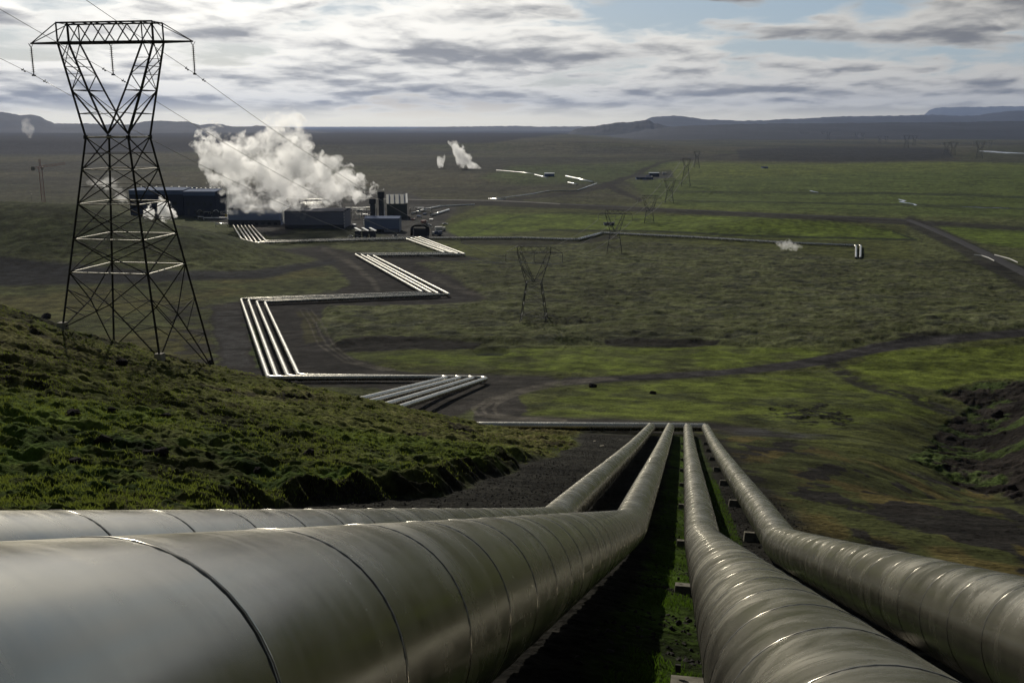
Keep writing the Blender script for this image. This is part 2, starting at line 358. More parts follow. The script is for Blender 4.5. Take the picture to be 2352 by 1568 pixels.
# roads drawn as earthworks
mix(line([(920,462,5),(1130,468,6),(1500,484,5),(1800,497,5),(2090,510,7)],2),cdirt,.9,.05)
mix(line([(2090,508,12),(2200,560,16),(2352,642,24)],4),cdirt,.85,.05)
mix(line([(2100,512,6),(2180,515,6),(2380,528,5)],3),cdirt,.9,.05)
mix(line([(2180,600,3),(2260,606,6),(2352,620,10)],4),cdirt,.7)
mix(line([(1130,466,4),(1300,446,5),(1390,427,6),(1440,408,5),(1520,374,3),(1560,366,2),(1720,351,1.5)],2),cdirt,.85,.05)
mix(line([(1390,425,6),(1440,445,6),(1470,462,5)],3),cdirt,.9,.05)
mix(line([(1010,500,10),(1100,468,6),(1200,466,4)],4),cdirt,.7)
mix(poly([(1450,400),(1540,392),(1550,405),(1480,418)],3),C(.03,.03,.035),.9,.05)
# gravel road and tracks
mix(line([(2400,760,10),(2250,772,9),(2100,787,10),(1950,812,11),(1900,826,11),(1780,843,9),(1650,857,7),(1450,868,7),(1300,876,9)],2.5),C(.034,.032,.033),1,.05)
mix(line([(1905,835,14),(1940,860,12),(2000,890,11),(2080,910,9),(2180,945,10)],5)*ss(-.5,.1,L3),cdirt,.9,.6)
for a,b in ((0,0),(22,3),(48,8)):
    mix(line([(1420,867+b*.3,1.8),(1300,874+b,2),(1200,893+b,3),(1120+a*.4,918+b,4),(1085+a,938,4),(1095+a,952,3),(1150+a,960,2.5),(1300,965,2)],1.8,k=.25),ctrack,.6)
mix(poly([(1640,985),(1760,985),(1900,1000),(1800,1010),(1700,1003)],5)*ss(-.5,.1,L3),C(.05,.05,.052),.8)
# right slope: yellow moss streaks and black cinders, running downhill
ang=.22; sx=(GX*math.cos(ang)-GY*math.sin(ang)); sy=(GX*math.sin(ang)+GY*math.cos(ang))
rs=poly([(1600,985),(1700,1003),(1800,1005),(1950,1050),(2120,1085),(2300,1130),(2500,1180),(2500,1420),(1830,1260),(1700,1150)],10)
st=fbm(sx/2.6,sy/9,41,5)
mix(rs,C(.055,.062,.022),1,.5); mix(rs*ss(.0,.28,fbm(sx/3.5,sy/12,42,4)),cbrown,.85); mix(rs*ss(.05,.2,st+.25*L3),C(.022,.02,.02),.95,.5)
gl=poly([(2165,900),(2250,878),(2460,868),(2460,1160),(2330,1150),(2200,1110),(2110,1060),(2140,1000),(2190,960),(2215,925)],8)
mix(gl,C(.02,.016,.016),.95,2.2); mix(gl*ss(.05,.25,L2+.3*L3),C(.045,.065,.018),.9)
# grassy left hillside
xe=np.interp(GY,XE_Y,XE_X)+.9*vn(GY*.21,GX*0,5); dd=xe-GX
hill=ss(.2,1.2,dd+.8*wn2)*(1-ss(135,150,GY))*(GY>-60)
mix(hill,C(.088,.118,.022),1,1.); 
mix(hill*ss(-.1,.3,L2),C(.10,.105,.036),.7); mix(hill*ss(.1,.4,L1),C(.105,.088,.040),.5)
mix(hill*ss(.23,.40,L2*.5+L3*.6),C(.02,.017,.013),.9)
nearG=hill*(1-ss(45,65,GY)); mix(nearG*ss(-.3,.2,L3),C(.045,.09,.012),.6)
mix(hill*ss(1040,985,PY)*ss(1100,1250,PX),C(.10,.085,.034),.75)
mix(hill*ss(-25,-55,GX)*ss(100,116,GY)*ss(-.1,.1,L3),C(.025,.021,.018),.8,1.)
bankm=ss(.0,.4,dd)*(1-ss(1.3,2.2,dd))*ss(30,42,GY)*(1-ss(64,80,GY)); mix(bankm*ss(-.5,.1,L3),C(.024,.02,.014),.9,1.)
# gravel bench and corridor under the pipes
q=GX*math.cos(AZ)-GY*math.sin(AZ)
bench=(1-ss(-.2,.8,dd+.6*wn2))*(1-ss(5.,7.,q+wn2))*(1-ss(125,140,GY))*ss(-80,-40,GY); mix(bench,C(.027,.026,.022),1,.14)
gr=(ss(-.75,-.3,q+.3*wn2)*(1-ss(.5,1.2,q+.3*wn2))); mix(bench*ss(-1.3,-.7,q+.3*L3)*(1-ss(.3,1.0,q+.5*L3))*ss(-.5,-.1,L3+.2),C(.055,.095,.013),.9,.4)
mix(bench*ss(1.2,1.5,q)*(1-ss(2.3,2.7,q+.4*L3)),C(.035,.055,.010),.85,.4)
col*=(1+.22*L3+.16*L2)[...,None]; col=np.clip(col,.006,.5)
# ---- relief
corr=(1-ss(8,11,q))*ss(-1,1,-dd)*(1-ss(130,150,GY))
n_a=fbm(GX/7,GY/5,51,3); n_b=1-np.abs(fbm(GX/2.6,GY/1.7,52,3))*2; n_c=fbm(GX/.8,GY/.55,53,3); n_d=fbm(GX/.22,GY/.18,54,2)
hz=hill*(.5*n_a+.42*(n_b-.5)+.28*n_c+.05*n_d*(GY<70))
hz+=(1-hill)*(1-corr)*rough*((.35*n_a+.18*(n_b-.4))*(1+ss(150,300,GY))+.07*n_c)*(1-ss(3000,6000,GY))
hz+=corr*(.05*n_c+.035*n_d)
hz+=gl*.9*fbm(GX/6,GY/6,55,4)
hz+=lav*(.6*fbm(GX/14,GY/9,56,4)+.42*fbm(GX/3.4,GY/2.4,58,3)+.9)
hz+=bankm*.35*n_b
far=ss(600,1500,GY); hz+=far*4*fbm(GX/260,GY/220,57,4)*(1-ss(9000,15000,GY))
hz+=-1.1*poly([(2085-1000,803),(1130,799),(1172,804),(1150,813),(1095,814)],3)
keep=np.maximum.reduce([D1,D2,pl])*ss(150,170,GY); hz*=(1-.9*keep)
GZ2=(GZ+hz).astype(np.float32)
V=np.stack([GX,GY,GZ2],-1).reshape(-1,3)
V=np.concatenate([V,[[0,0,float(base(0,0))]]])
ia=np.arange(nA)[:,None]; ir=np.arange(nR-1)[None,:]; ja=(ia+1)%nA
Fq=np.stack([ia*nR+ir,ia*nR+ir+1,ja*nR+ir+1,ja*nR+ir],-1).reshape(-1,4)[:, ::-1]
Fq=Fq[:,::-1]
# orientation: want normals up
mG,nt,b=newmat('mossy_ground'); L=nt.links.new
att=N(nt,'ShaderNodeAttribute',_attribute_name='landcover'); tc=N(nt,'ShaderNodeTexCoord')
na=N(nt,'ShaderNodeTexNoise',Scale=2.6,Detail=9.,Roughness=.68); L(tc.outputs['Object'],na.inputs['Vector'])
nb=N(nt,'ShaderNodeTexNoise',Scale=.17,Detail=9.,Roughness=.62); L(tc.outputs['Object'],nb.inputs['Vector'])
def mrn(src,a,b_,c,d):
    r=N(nt,'ShaderNodeMapRange'); r.inputs['From Min'].default_value=a;r.inputs['From Max'].default_value=b_;r.inputs['To Min'].default_value=c;r.inputs['To Max'].default_value=d; L(src,r.inputs['Value']); return r.outputs[0]
m1=N(nt,'ShaderNodeMath',_operation='MULTIPLY'); L(mrn(na.outputs['Fac'],.32,.68,.35,1.65),m1.inputs[0]); L(mrn(nb.outputs['Fac'],.34,.66,.45,1.55),m1.inputs[1])
nd=N(nt,'ShaderNodeTexNoise',Scale=.022,Detail=8.,Roughness=.7,Distortion=.5); L(tc.outputs['Object'],nd.inputs['Vector'])
m1b=N(nt,'ShaderNodeMath',_operation='MULTIPLY'); L(m1.outputs[0],m1b.inputs[0]); L(mrn(nd.outputs['Fac'],.36,.62,.62,1.32),m1b.inputs[1])
vm=N(nt,'ShaderNodeVectorMath',_operation='SCALE'); L(att.outputs['Color'],vm.inputs[0]); L(m1b.outputs[0],vm.inputs['Scale']); L(vm.outputs[0],b.inputs['Base Color'])
b.inputs['Roughness'].default_value=1.; b.inputs['Specular IOR Level'].default_value=.04
bp=N(nt,'ShaderNodeBump',Distance=.22,Strength=.9); L(na.outputs['Fac'],bp.inputs['Height'])
bp2=N(nt,'ShaderNodeBump',Distance=1.6,Strength=.7); L(nb.outputs['Fac'],bp2.inputs['Height']); L(bp.outputs[0],bp2.inputs['Normal']); L(bp2.outputs[0],b.inputs['Normal'])
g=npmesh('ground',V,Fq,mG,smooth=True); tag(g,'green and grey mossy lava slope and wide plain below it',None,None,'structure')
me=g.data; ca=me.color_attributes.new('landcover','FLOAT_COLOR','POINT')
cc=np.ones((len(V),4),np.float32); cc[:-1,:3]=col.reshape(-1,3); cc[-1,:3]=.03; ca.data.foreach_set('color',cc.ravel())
def gz(X,Y):
    """height of the built ground sheet, by bilinear look-up"""
    r=math.hypot(X,Y); a=math.atan2(X,Y); j=int(np.searchsorted(R_,r))-1; j=min(max(j,0),nR-2)
    i=int((a-az1[0])/(az1[1]-az1[0])); 
    if i<0 or i>=len(az1)-1: return float(base(X,Y))
    fa=(a-az1[i])/(az1[1]-az1[0]); fr=(r-R_[j])/(R_[j+1]-R_[j])
    return float((GZ2[i,j]*(1-fr)+GZ2[i,j+1]*fr)*(1-fa)+(GZ2[i+1,j]*(1-fr)+GZ2[i+1,j+1]*fr)*fa)
# ------------------------------------------------------------------ sweeps for pipes
def sweep(path,r,n=32):
    P=np.array(path,float); T=np.gradient(P,axis=0); T/=np.linalg.norm(T,axis=1)[:,None]
    S_=np.cross(T,[0,0,1.]); S_/=np.linalg.norm(S_,axis=1)[:,None]; U_=np.cross(S_,T)
    a=np.linspace(0,2*np.pi,n,endpoint=False)
    V=P[:,None]+r*(S_[:,None]*np.cos(a)[None,:,None]+U_[:,None]*np.sin(a)[None,:,None])
    ln=np.concatenate([[0],np.cumsum(np.linalg.norm(np.diff(P,axis=0),axis=1))])
    return V.reshape(-1,3),ln,S_,U_,T
def tubemesh(name,path,r,n,mat,parent,u0=0.,cap=(False,False)):
    V,ln,S_,U_,T=sweep(path,r,n); m=len(path)
    i=np.arange(m-1)[:,None]; k=np.arange(n)[None,:]; k2=(k+1)%n
    Fq=np.stack([i*n+k,(i+1)*n+k,(i+1)*n+k2,i*n+k2],-1).reshape(-1,4)
    ua=(ln+u0)[i]+0*k; ub=(ln+u0)[i+1]+0*k; va=k/n*(2*np.pi*r)+0*i; vb=(k+1)/n*(2*np.pi*r)+0*i
    uv=np.stack([np.stack([ua,va],-1),np.stack([ub,va],-1),np.stack([ub,vb],-1),np.stack([ua,vb],-1)],2).reshape(-1,2)
    o=npmesh(name,V,Fq[:,::-1].copy(),mat,parent,True,uv=uv.reshape(-1,4,2)[:,::-1].reshape(-1,2))
    return o,u0+ln[-1]
RP=.6
def fillet(pts,rad,st=.35):
    """polyline corners -> list of (kind, path) pieces; corners become short swept elbows"""
    out=[];cur=[Vector(pts[0])]
    for i in range(1,len(pts)-1):
        a,b_,c=Vector(pts[i-1]),Vector(pts[i]),Vector(pts[i+1]); d1=(b_-a).normalized(); d2=(c-b_).normalized()
        an=d1.angle(d2)
        if an<.3: cur.append(b_); continue
        tl=rad*math.tan(min(an,2.6)/2); tl=min(tl,(b_-a).length*.45,(c-b_).length*.45)
        p1=b_-d1*tl;p2=b_+d2*tl; cur.append(p1); out.append(('casing',cur)); m=9; e=[]
        for k in range(m+1):
            t=k/m; e.append(p1*(1-t)**2+b_*2*t*(1-t)+p2*t*t)
        out.append(('elbow',e)); cur=[p2]
    cur.append(Vector(pts[-1])); out.append(('casing',cur)); return out
def follow(a,b_,off,step=7.):
    a=Vector(a);b_=Vector(b_); n=max(1,int((b_-a).length/step)); o=[]
    gx=max(float(base(*a.lerp(b_,t_).xy))+off-a.lerp(b_,t_).z for t_ in (.25,.5,.75))
    if gx<1.2 or (b_-a).length<150: return [a,b_]
    for k in range(n+1):
        p=a.lerp(b_,k/n); o.append(Vector((p.x,p.y,max(float(base(p.x,p.y))+off-.4,p.z))))
    zz=[v.z for v in o]
    for _ in range(12): zz=[zz[0]]+[(zz[i-1]+zz[i]*2+zz[i+1])/4 for i in range(1,len(zz)-1)]+[zz[-1]]
    for v,z in zip(o,zz): v.z=z
    return o
def resample(p,st):
    P=np.array([tuple(v) for v in p]); ln=np.concatenate([[0],np.cumsum(np.linalg.norm(np.diff(P,axis=0),axis=1))])
    n=max(2,int(ln[-1]/st)+1); s=np.linspace(0,ln[-1],n); return np.stack([np.interp(s,ln,P[:,k]) for k in range(3)],1)
dv=np.array([math.sin(AZ),math.cos(AZ)]); nv=np.array([math.cos(AZ),-math.sin(AZ)])
# ring used for the lap joints
def ring_mesh():
    prof=[(-.012,.598),(-.012,.6015),(-.003,.6045),(.002,.604),(.002,.598)]; n=48; V=[];Fs=[]
    for k in range(n):
        a=2*math.pi*k/n
        for (x,r) in prof: V.append((r*math.cos(a),x,r*math.sin(a)))
    m=len(prof); mi=[]
    for k in range(n):
        k2=(k+1)%n
        for j in range(m-1): Fs.append((k*m+j,k*m+j+1,k2*m+j+1,k2*m+j)); mi.append(0)
    o0=len(V)
    prof2=[(.002,.598),(.003,.6030),(.012,.6030),(.013,.598)]
    for k in range(n):
        a=2*math.pi*k/n
        for (x,r) in prof2: V.append((r*math.cos(a),x,r*math.sin(a)))
    for k in range(n):
        k2=(k+1)%n
        for j in range(3): Fs.append((o0+k*4+j,o0+k*4+j+1,o0+k2*4+j+1,o0+k2*4+j)); mi.append(1)
    o=npmesh('joint_band',V,Fs,None,None,True,mats=[M['pipe'],M['seal']],midx=mi)
    return o
c3=[(1033.6,866.8),(1064,867),(1093,867.5),(1122,868.6)]; c3b=[(852,932.7),(877,937),(906,944.6),(933.7,949.5)]
c4=[(616.6,868.5),(637,868.5),(662.7,866.8),(686.6,863.3)]
c5=[(553.3,687.3),(570.4,689),(589.2,692.5),(608,694)]
c6=[(972,672),(992.5,674.3),(1009.6,676),(1033.5,677)]
c7=[(814.8,583.8),(828.5,584.8),(842,587),(855.8,587)]
c8=[(1023,581),(1040,582),(1054,584),(1069.5,584.8)]
c9=[(936,549.5),(945,547.5),(955,546),(964,545)]
c10=[(581,558),(590.9,558.5),(601,556.2),(611,554)]
c11=[(552.5,516.5),(561,516.5),(569.4,516.5),(577,516.5)]
plab=['leftmost of the four large metal pipes running down the slope, bending away behind its neighbour','big shiny pipe filling the lower left foreground, second of four from the left','thick pipe right of the picture centre with concrete blocks along its left side','rightmost of the four large metal pipes descending the slope']
ring0=None; ends=[]
for i in range(4):
    s=np.linspace(-9,132.2+2.55*i,360); z=np.interp(s,KN,KZ); z=_sm(z,5)+HH[i]*(1-ss(110,132,s))
    p0=np.stack([dv[0]*s+nv[0]*LAT[i],dv[1]*s+nv[1]*LAT[i],z],1)
    C1=p0[-1].copy(); base_z=float(base(C1[0],C1[1]))
    # left run: perpendicular to the slope line
    ld=-nv
    A3=hit(*c3[i],GK,150); B3=hit(*c3b[i],GK,150)
    d3=(B3-A3)[:2]; d3/=np.linalg.norm(d3)
    Am=np.array([[ld[0],-d3[0]],[ld[1],-d3[1]]]); tt=np.linalg.solve(Am,A3[:2]-C1[:2]); C2=C1[:2]+ld*tt[0]
    C2=np.array([C2[0],C2[1],C1[2]-.047*tt[0]])
    nx=[hit(*c[i],GK,610 if c in (c10,c11) else 150) for c in (c4,c5,c6,c7,c8,c9,c10,c11)]
    def fl(a,b_):
        o=follow(a,b_,GK); return o
    pts=[Vector(v) for v in p0[:-1]]
    run1=[Vector(C1),Vector(C1).lerp(Vector(C2),.5),Vector(C2)]; pts+=run1
    zz=Vector(C2); seq=[A3]+nx
    a=Vector(C2)
    for j,b_ in enumerate(seq):
        seg=fl(a,b_) if j>0 else [a,a.lerp(Vector(b_),.33),a.lerp(Vector(b_),.66),Vector(b_)]
        pts+=seg[1:]; a=Vector(b_)
    root=empty('pipeline',tuple(p0[60]-np.array([0,0,1.1])),0,plab[i],'pipeline','four parallel steam pipelines')
    root.location=(0,0,0)
    u=0.
    for (kind,path) in fillet(pts,2.6 if i!=9 else 2.6):
        near=path[0].y<60
        dist=min(v.length for v in path)
        pp=resample(path,.4 if dist<150 and kind=='casing' and len(path)>20 else (.35 if kind=='elbow' else 3.)) if True else path
        if kind=='casing' and dist<20:
            # split the long near run at the bend of the slope so the sheets stay dense only where needed
            pass
        o,u=tubemesh(kind,pp,RP,56 if dist<60 else (24 if dist<300 else 14),M['pipe'],root,u)
    # joint bands on the nearest sheets
    L_=np.concatenate([[0],np.cumsum(np.linalg.norm(np.diff(p0,axis=0),axis=1))])
    if ring0 is None: ring0=ring_mesh(); rm=ring0.data; bpy.data.objects.remove(ring0); ring0=True
    for k in range(1,62):
        ul=1.2*k
        if ul>L_[-1]: break
        p=Vector([np.interp(ul,L_,p0[:,q_]) for q_ in range(3)]); p2=Vector([np.interp(ul+.3,L_,p0[:,q_]) for q_ in range(3)])-Vector([np.interp(ul-.3,L_,p0[:,q_]) for q_ in range(3)])
        if p.y<1.5: continue
        o=bpy.data.objects.new('joint_band',rm); COL.objects.link(o); o.parent=root; o.location=p; o.rotation_mode='QUATERNION'; o.rotation_quaternion=p2.normalized().to_track_quat('Y','Z')
    ends.append(pts[-1])
# two further pipelines beside the plant group
for j,(a_,b_,c_) in enumerate([((534.9,516.5),(555,549),(575,560)),((544,516.5),(568.7,553),(590,560.5))]):
    pts=follow(hit(*a_,GK,610),hit(*b_,GK,610),GK)+follow(hit(*b_,GK,610),hit(c_[0],c_[1],GK,610),GK)[1:]
    root=empty('pipeline',(0,0,0),0,['leftmost of the six short parallel pipes left of the plant','second from the left of the six short parallel pipes by the plant'][j],'pipeline','short extra pipes at the plant')
    u=0
    for kind,path in fillet(pts,3.): o,u=tubemesh(kind,resample(path,3. if kind=='casing' else .5),RP*1.1,14,M['pipe'],root,u)
# far double pipeline across the valley to the right
for j in range(2):
    P1=[(985,547.5-j*.9),(1200,547-j*1.5),(1325,551-j*1.8),(1383,535.5-j*1.5),(1600,546-j*1.4),(1800,558-j*1.3),(1966+j*11,564.5-j*.5),(1966+j*10,592)]
    pts=[]
    for a_,b_ in zip(P1[:-1],P1[1:]):
        seg=follow(hit(*a_,GK),hit(*b_,GK),GK,15.); pts+=seg if not pts else seg[1:]
    root=empty('pipeline',(0,0,0),0,['nearer of the two pipes crossing the valley to a short bend at far right','farther of the two pipes crossing the valley to a short bend at far right'][j],'pipeline','double pipeline across the valley')
    u=0
    for kind,path in fillet(pts,3.): o,u=tubemesh(kind,resample(path,4. if kind=='casing' else .5),.62,14,M['pipe'],root,u)
# thin lines around the wells
TH=[([(990,495),(1031,481.5)],.9,'bright pipe slanting up right of the dark plant hall'),
    ([(945,491),(975,481),(1010,474),(1090,470)],.8,'thin pipe leading from the dark hall toward the main road'),
    ([(1122,457),(1160,454),(1220,446),(1262,438.5),(1325,438),(1370,421.5)],.7,'thin zigzag pipe climbing to the well field'),
    ([(1122,457),(1162,458.5)],.8,'short bright pipe stub beside the bend of the road'),
    ([(1140,391),(1200,396),(1240,401)],.6,'faint pipe from the far steam vent to the small blue well house'),
    ([(1228,401.5),(1257,408.5)],1.2,'bright pipe left of the small blue well house'),
    ([(1300,405),(1362,418.5)],1.5,'long bright pipe right of the small blue well house'),
    ([(1305,419.5),(1325,423.5)],1.2,'short bright pipe below the long one by the wells')]
for k,(pl_,r_,lb) in enumerate(TH):
    pts=[]
    for a_,b_ in zip(pl_[:-1],pl_[1:]):
        seg=follow(hit(*a_,r_+.3),hit(*b_,r_+.3),r_+.3,20.); pts+=seg if not pts else seg[1:]
    o=MB().tube(pts,r_,10).build('steam_pipe',M['alu'],None,True); tag(o,lb,'pipe')
# concrete supports under the near pipes
def make_support():
    t=empty('pipe_support',(0,0,0),0)
    MB().box((0,0,-.12),(1.56,.7,.46),0,(.94,.85)).build('concrete_block',M['oldconc'],t)
    sd=MB(); sd.box((-.28,0,.33),(.05,.3,.42)).box((.28,0,.33),(.05,.3,.42)).box((0,0,.24),(.8,.34,.04)).box((-.66,.15,.22),(.06,.06,.08)).box((.66,.15,.22),(.06,.06,.08))
    so_=sd.build('steel_saddle',M['steel'],t); MB().tube([(-.28,.1,.5),(-.28,.1,.58)],.05,6).build('anchor_bolt',M['steel'],so_); return t
sup=make_support(); bpy.context.view_layer.update(); index_kids(sup)
first=True; slist=[]
for i in (2,3):
    for k in range(11):
        s=10.+k*13.2+(3.2 if i==3 else 0)
        if s>126: continue
        slist.append((i,s,k))
ordn=['nearest','second','third','fourth','fifth','sixth','seventh','eighth','ninth','tenth','eleventh','twelfth','thirteenth','fourteenth','fifteenth','sixteenth','seventeenth','eighteenth','nineteenth','twentieth','twenty-first','twenty-second','twenty-third','twenty-fourth']
pn={1:'second pipe from the left',2:'third pipe from the left',3:'rightmost pipe'}
for (i,s,k) in slist:
    if i==1: continue
    o=sup if first else copy_tree(sup); first=False
    sh=-.1 if i==2 else .08
    x=dv[0]*s+nv[0]*(LAT[i]+sh); y=dv[1]*s+nv[1]*(LAT[i]+sh); z=float(np.interp(s,KN,KZ))+HH[i]-GK+.22
    o.location=(x,y,z); o.rotation_euler=(-.3,0,-AZ)
    tag(o,'concrete support block under the %s, %s one down the slope'%(pn[i],ordn[k]),'support block','concrete pipe supports')
# ------------------------------------------------------------------ pylons
def make_pylon(legs,detail=True,s=1.45,name='pylon',q=1.,mat=None):
    """legs: list of 4 leg bottoms z (FL,FR,BL,BR) below the waist, local frame: x along crossarm, y along line, z=0 at waist"""
    mt=mat or M['steel']; root=empty(name,(0,0,0))
    zw=0; zk=3.55*s; zb=7.15*s; zt=8.6*s; ww=1.77*s; dw=1.65*s
    X=dict(wo=ww,ko=2.9*s,ki=1.53*s,bo=3.97*s,bi=3.07*s); dk=1.15*s; db=.78*s; tw=.115*s*q; th=.07*s*q
    SG_=[(-1,-1),(1,-1),(-1,1),(1,1)]
    # four legs
    bots=[]
    for (sx_,sy_),zl in zip(SG_,legs):
        fl_=.148; xx=sx_*(ww+fl_*(-zl)); yy=sy_*(dw+fl_*(-zl)*.93); bots.append((xx,yy,zl))
        m=MB().bar((sx_*ww,sy_*dw,zw),(xx,yy,zl),tw*1.15); m.box((sx_*ww,sy_*dw,zw),(tw*2.2,tw*2.2,tw*2.4)); m.build('leg',mt,root)
    def lp(k,z):
        sx_,sy_=SG_[k]; return (sx_*(ww+.148*(-z)),sy_*(dw+.148*.93*(-z)),z)
    zmin=min(-l for l in legs)
    lv=[0]+[v for v in (-2.47*s,-5.1*s,-7.8*s,-10.37*s) if -v<zmin*.8]
    if len(lv)<3: lv=[0,-.3*zmin,-.62*zmin]
    faces=[(0,1),(2,3),(0,2),(1,3)]
    for n_,(a,b_) in enumerate(faces):
        m=MB(); h_=MB(); hs=[]
        for z0,z1 in zip(lv[:-1],lv[1:]):
            A0,B0,A1,B1=Vector(lp(a,z0)),Vector(lp(b_,z0)),Vector(lp(a,z1)),Vector(lp(b_,z1))
            m.bar(A0,B1,th).bar(B0,A1,th); h_.bar(A1,B1,th*1.15); hs.append((A1,B1,th*1.15))
            if detail:
                mid=(A0+B0+A1+B1)/4
                q1=A0.lerp(B1,.5)
                m.bar(A0.lerp(A1,.5),mid,th*.6).bar(B0.lerp(B1,.5),mid,th*.6)
        h_.bar(lp(a,0),lp(b_,0),th*1.6)
        zl=lv[-1]; A0,B0=Vector(lp(a,zl)),Vector(lp(b_,zl)); A1,B1=Vector(bots[a]),Vector(bots[b_])
        K=(A0+B0)/2; Kd=.5
        m.bar(A0,K.lerp((A1+B1)/2,.45),th).bar(B0,K.lerp((A1+B1)/2,.45),th)
        J=K.lerp((A1+B1)/2,.45); m.bar(J,A1,th*1.1).bar(J,B1,th*1.1)
        for (P_,Q_) in ((A0,A1),(B0,B1)):
            for t_ in ((.3,.62) if detail else (.5,)):
                L1_=P_.lerp(Q_,t_); D_=J.lerp(Q_,t_*.8); m.bar(L1_,D_,th*.7)
                if detail: m.bar(L1_,J.lerp(Q_,max(t_-.3,0)),th*.55)
        hs.append((Vector(lp(a,0)),Vector(lp(b_,0)),th*1.6))
        if not detail:
            for a_s,b_s,t_s in hs: m.bar(a_s,b_s,t_s)
        m.build('face_bracing',mt,root)
        if detail:
            for kk,(a_s,b_s,t_s) in enumerate(hs): MB().bar(a_s,b_s,t_s).build('horizontal_strut',M['strut'] if 0<kk<len(hs)-1 or 1 else mt,root)

    if detail:
        d_=MB()
        for z0 in lv[2:4]: d_.bar(lp(0,z0),lp(3,z0),th*.6).bar(lp(1,z0),lp(2,z0),th*.6)
        d_.build('plan_bracing',mt,root)
    # fork arms
    for sx_ in (-1,1):
        m=MB()
        for sy_ in (-1,1):
            W=Vector((sx_*ww,sy_*dw,0)); C0=Vector((0,sy_*dw*.9,.25*s)); Ko=Vector((sx_*X['ko'],sy_*dk,zk)); Ki=Vector((sx_*X['ki'],sy_*dk,zk)); Bo=Vector((sx_*X['bo'],sy_*db,zb)); Bi=Vector((sx_*X['bi'],sy_*db,zb))
            for a,b_ in ((W,Ko),(Ko,Bo),(C0,Ki),(Ki,Bi)): m.bar(a,b_,tw)
            m.bar(Ko,C0,tw*.9)
            m.bar(Ko,Ki,th); M1=W.lerp(Ko,.5); M2=C0.lerp(Ki,.5); m.bar(M1,M2,th*.8)
            m.bar(M2,Ko,th*.7)
            prevs=(Ko,Ki)
            for t_ in (.34,.67,1.):
                a=Ko.lerp(Bo,t_);b_=Ki.lerp(Bi,t_)
                m.bar(prevs[0],b_,th*.8) if int(t_*3)%2 else m.bar(prevs[1],a,th*.8)
                if t_<1: m.bar(a,b_,th*.6)
                prevs=(a,b_)
        for t_ in (0,.5,1):
            for (a,b_) in (((ww,0),(X['ko'],zk)),((X['ko'],zk),(X['bo'],zb))):
                xo=a[0]+(b_[0]-a[0])*t_; z_=a[1]+(b_[1]-a[1])*t_; dd_=np.interp(z_,[0,zk,zb],[dw,dk,db])
                m.bar((sx_*xo,-dd_,z_),(sx_*xo,dd_,z_),th*.8)
            xi=X['ki']+(X['bi']-X['ki'])*t_; z_=zk+(zb-zk)*t_; dd_=np.interp(z_,[0,zk,zb],[dw,dk,db]); m.bar((sx_*xi,-dd_,z_),(sx_*xi,dd_,z_),th*.8)
        if detail:
            for (zz0,zz1) in ((zk,(zk+zb)/2),((zk+zb)/2,zb)):
                def ox(z_): return np.interp(z_,[0,zk,zb],[ww,X['ko'],X['bo']])
                def od(z_): return np.interp(z_,[0,zk,zb],[dw,dk,db])
                m.bar((sx_*ox(zz0),-od(zz0),zz0),(sx_*ox(zz1),od(zz1),zz1),th*.7).bar((sx_*ox(zz0),od(zz0),zz0),(sx_*ox(zz1),-od(zz1),zz1),th*.7)
        m.build('fork_arm',mt,root)
    # crossarm box girder with tapered tips
    m=MB(); bo=X['bo']; tip=6.75*s
    for sy_ in (-1,1):
        m.bar((-bo,sy_*db,zb),(bo,sy_*db,zb),tw*1.1).bar((-bo,sy_*db,zt),(bo,sy_*db,zt),tw)
        for sx_ in (-1,1):
            m.bar((sx_*bo,sy_*db,zb),(sx_*bo,sy_*db,zt),tw*.8).bar((sx_*bo,sy_*db,zb),(sx_*tip,0,zb),tw).bar((sx_*bo,sy_*db,zt),(sx_*tip,0,zb),th*.8)
            m.bar((sx_*X['bi'],sy_*db,zb),(sx_*X['bi'],sy_*db,zt),th)
        n_=8; xs=np.linspace(-X['bi'],X['bi'],7)
        for k in range(6):
            z0,z1=(zb,zt) if k%2 else (zt,zb); m.bar((xs[k],sy_*db,z0),(xs[k+1],sy_*db,z1),th)
        for sx_ in (-1,1): m.bar((sx_*bo,sy_*db,zb),(sx_*X['bi'],sy_*db,zt),th*.8)
    for x in np.linspace(-bo,bo,9): m.bar((x,-db,zb),(x,db,zb),th*.8).bar((x,-db,zt),(x,db,zt),th*.7)
    if detail:
        xs=np.linspace(-bo,bo,9)
        for k in range(8): m.bar((xs[k],-db if k%2 else db,zb),(xs[k+1],db if k%2 else -db,zb),th*.6)
    m.build('crossarm',mt,root)
    for x in (-tip,0,tip):
        ins=MB(); ins.bar((x-.2*s,0,zb),(x,0,zb-.32*s),.03*s*q).bar((x+.2*s,0,zb),(x,0,zb-.32*s),.03*s*q); ins.bar((x,0,zb-.3*s),(x,0,zb-2.35*s),.06*s*q)
        if detail:
            for k in range(13):
                z_=zb-(.42+k*.142)*s; ins.tube([(x,0,z_+.045*s),(x,0,z_)],[.04*s,.15*s],10)
            ins.box((x,0,zb-2.38*s),(.06*s,.34*s,.07*s))
        else: ins.tube([(x,0,zb-.4*s),(x,0,zb-2.25*s)],.09*s,6)
        io=ins.build('insulator_string',M['glass'] if detail else M['insf'],root,False)
        if detail: MB().box((x,0,zb-2.42*s),(.09*s,.42*s,.09*s)).build('conductor_clamp',M['steel'],io); MB().bar((x-.2*s,.02,zb),(x,.02,zb-.33*s),.05*s).build('yoke',M['steel'],io)
    if detail:
        for b_ in bots: MB().box((b_[0],b_[1],b_[2]-.1),(1.0,1.0,1.5),0,(.85,.85)).build('footing',M['concrete'],root)
    return root,bots,(tip,zb-2.38*s)
M['insf']=simple('pale_insulator',(.35,.34,.30),.35,0,.1,1.)
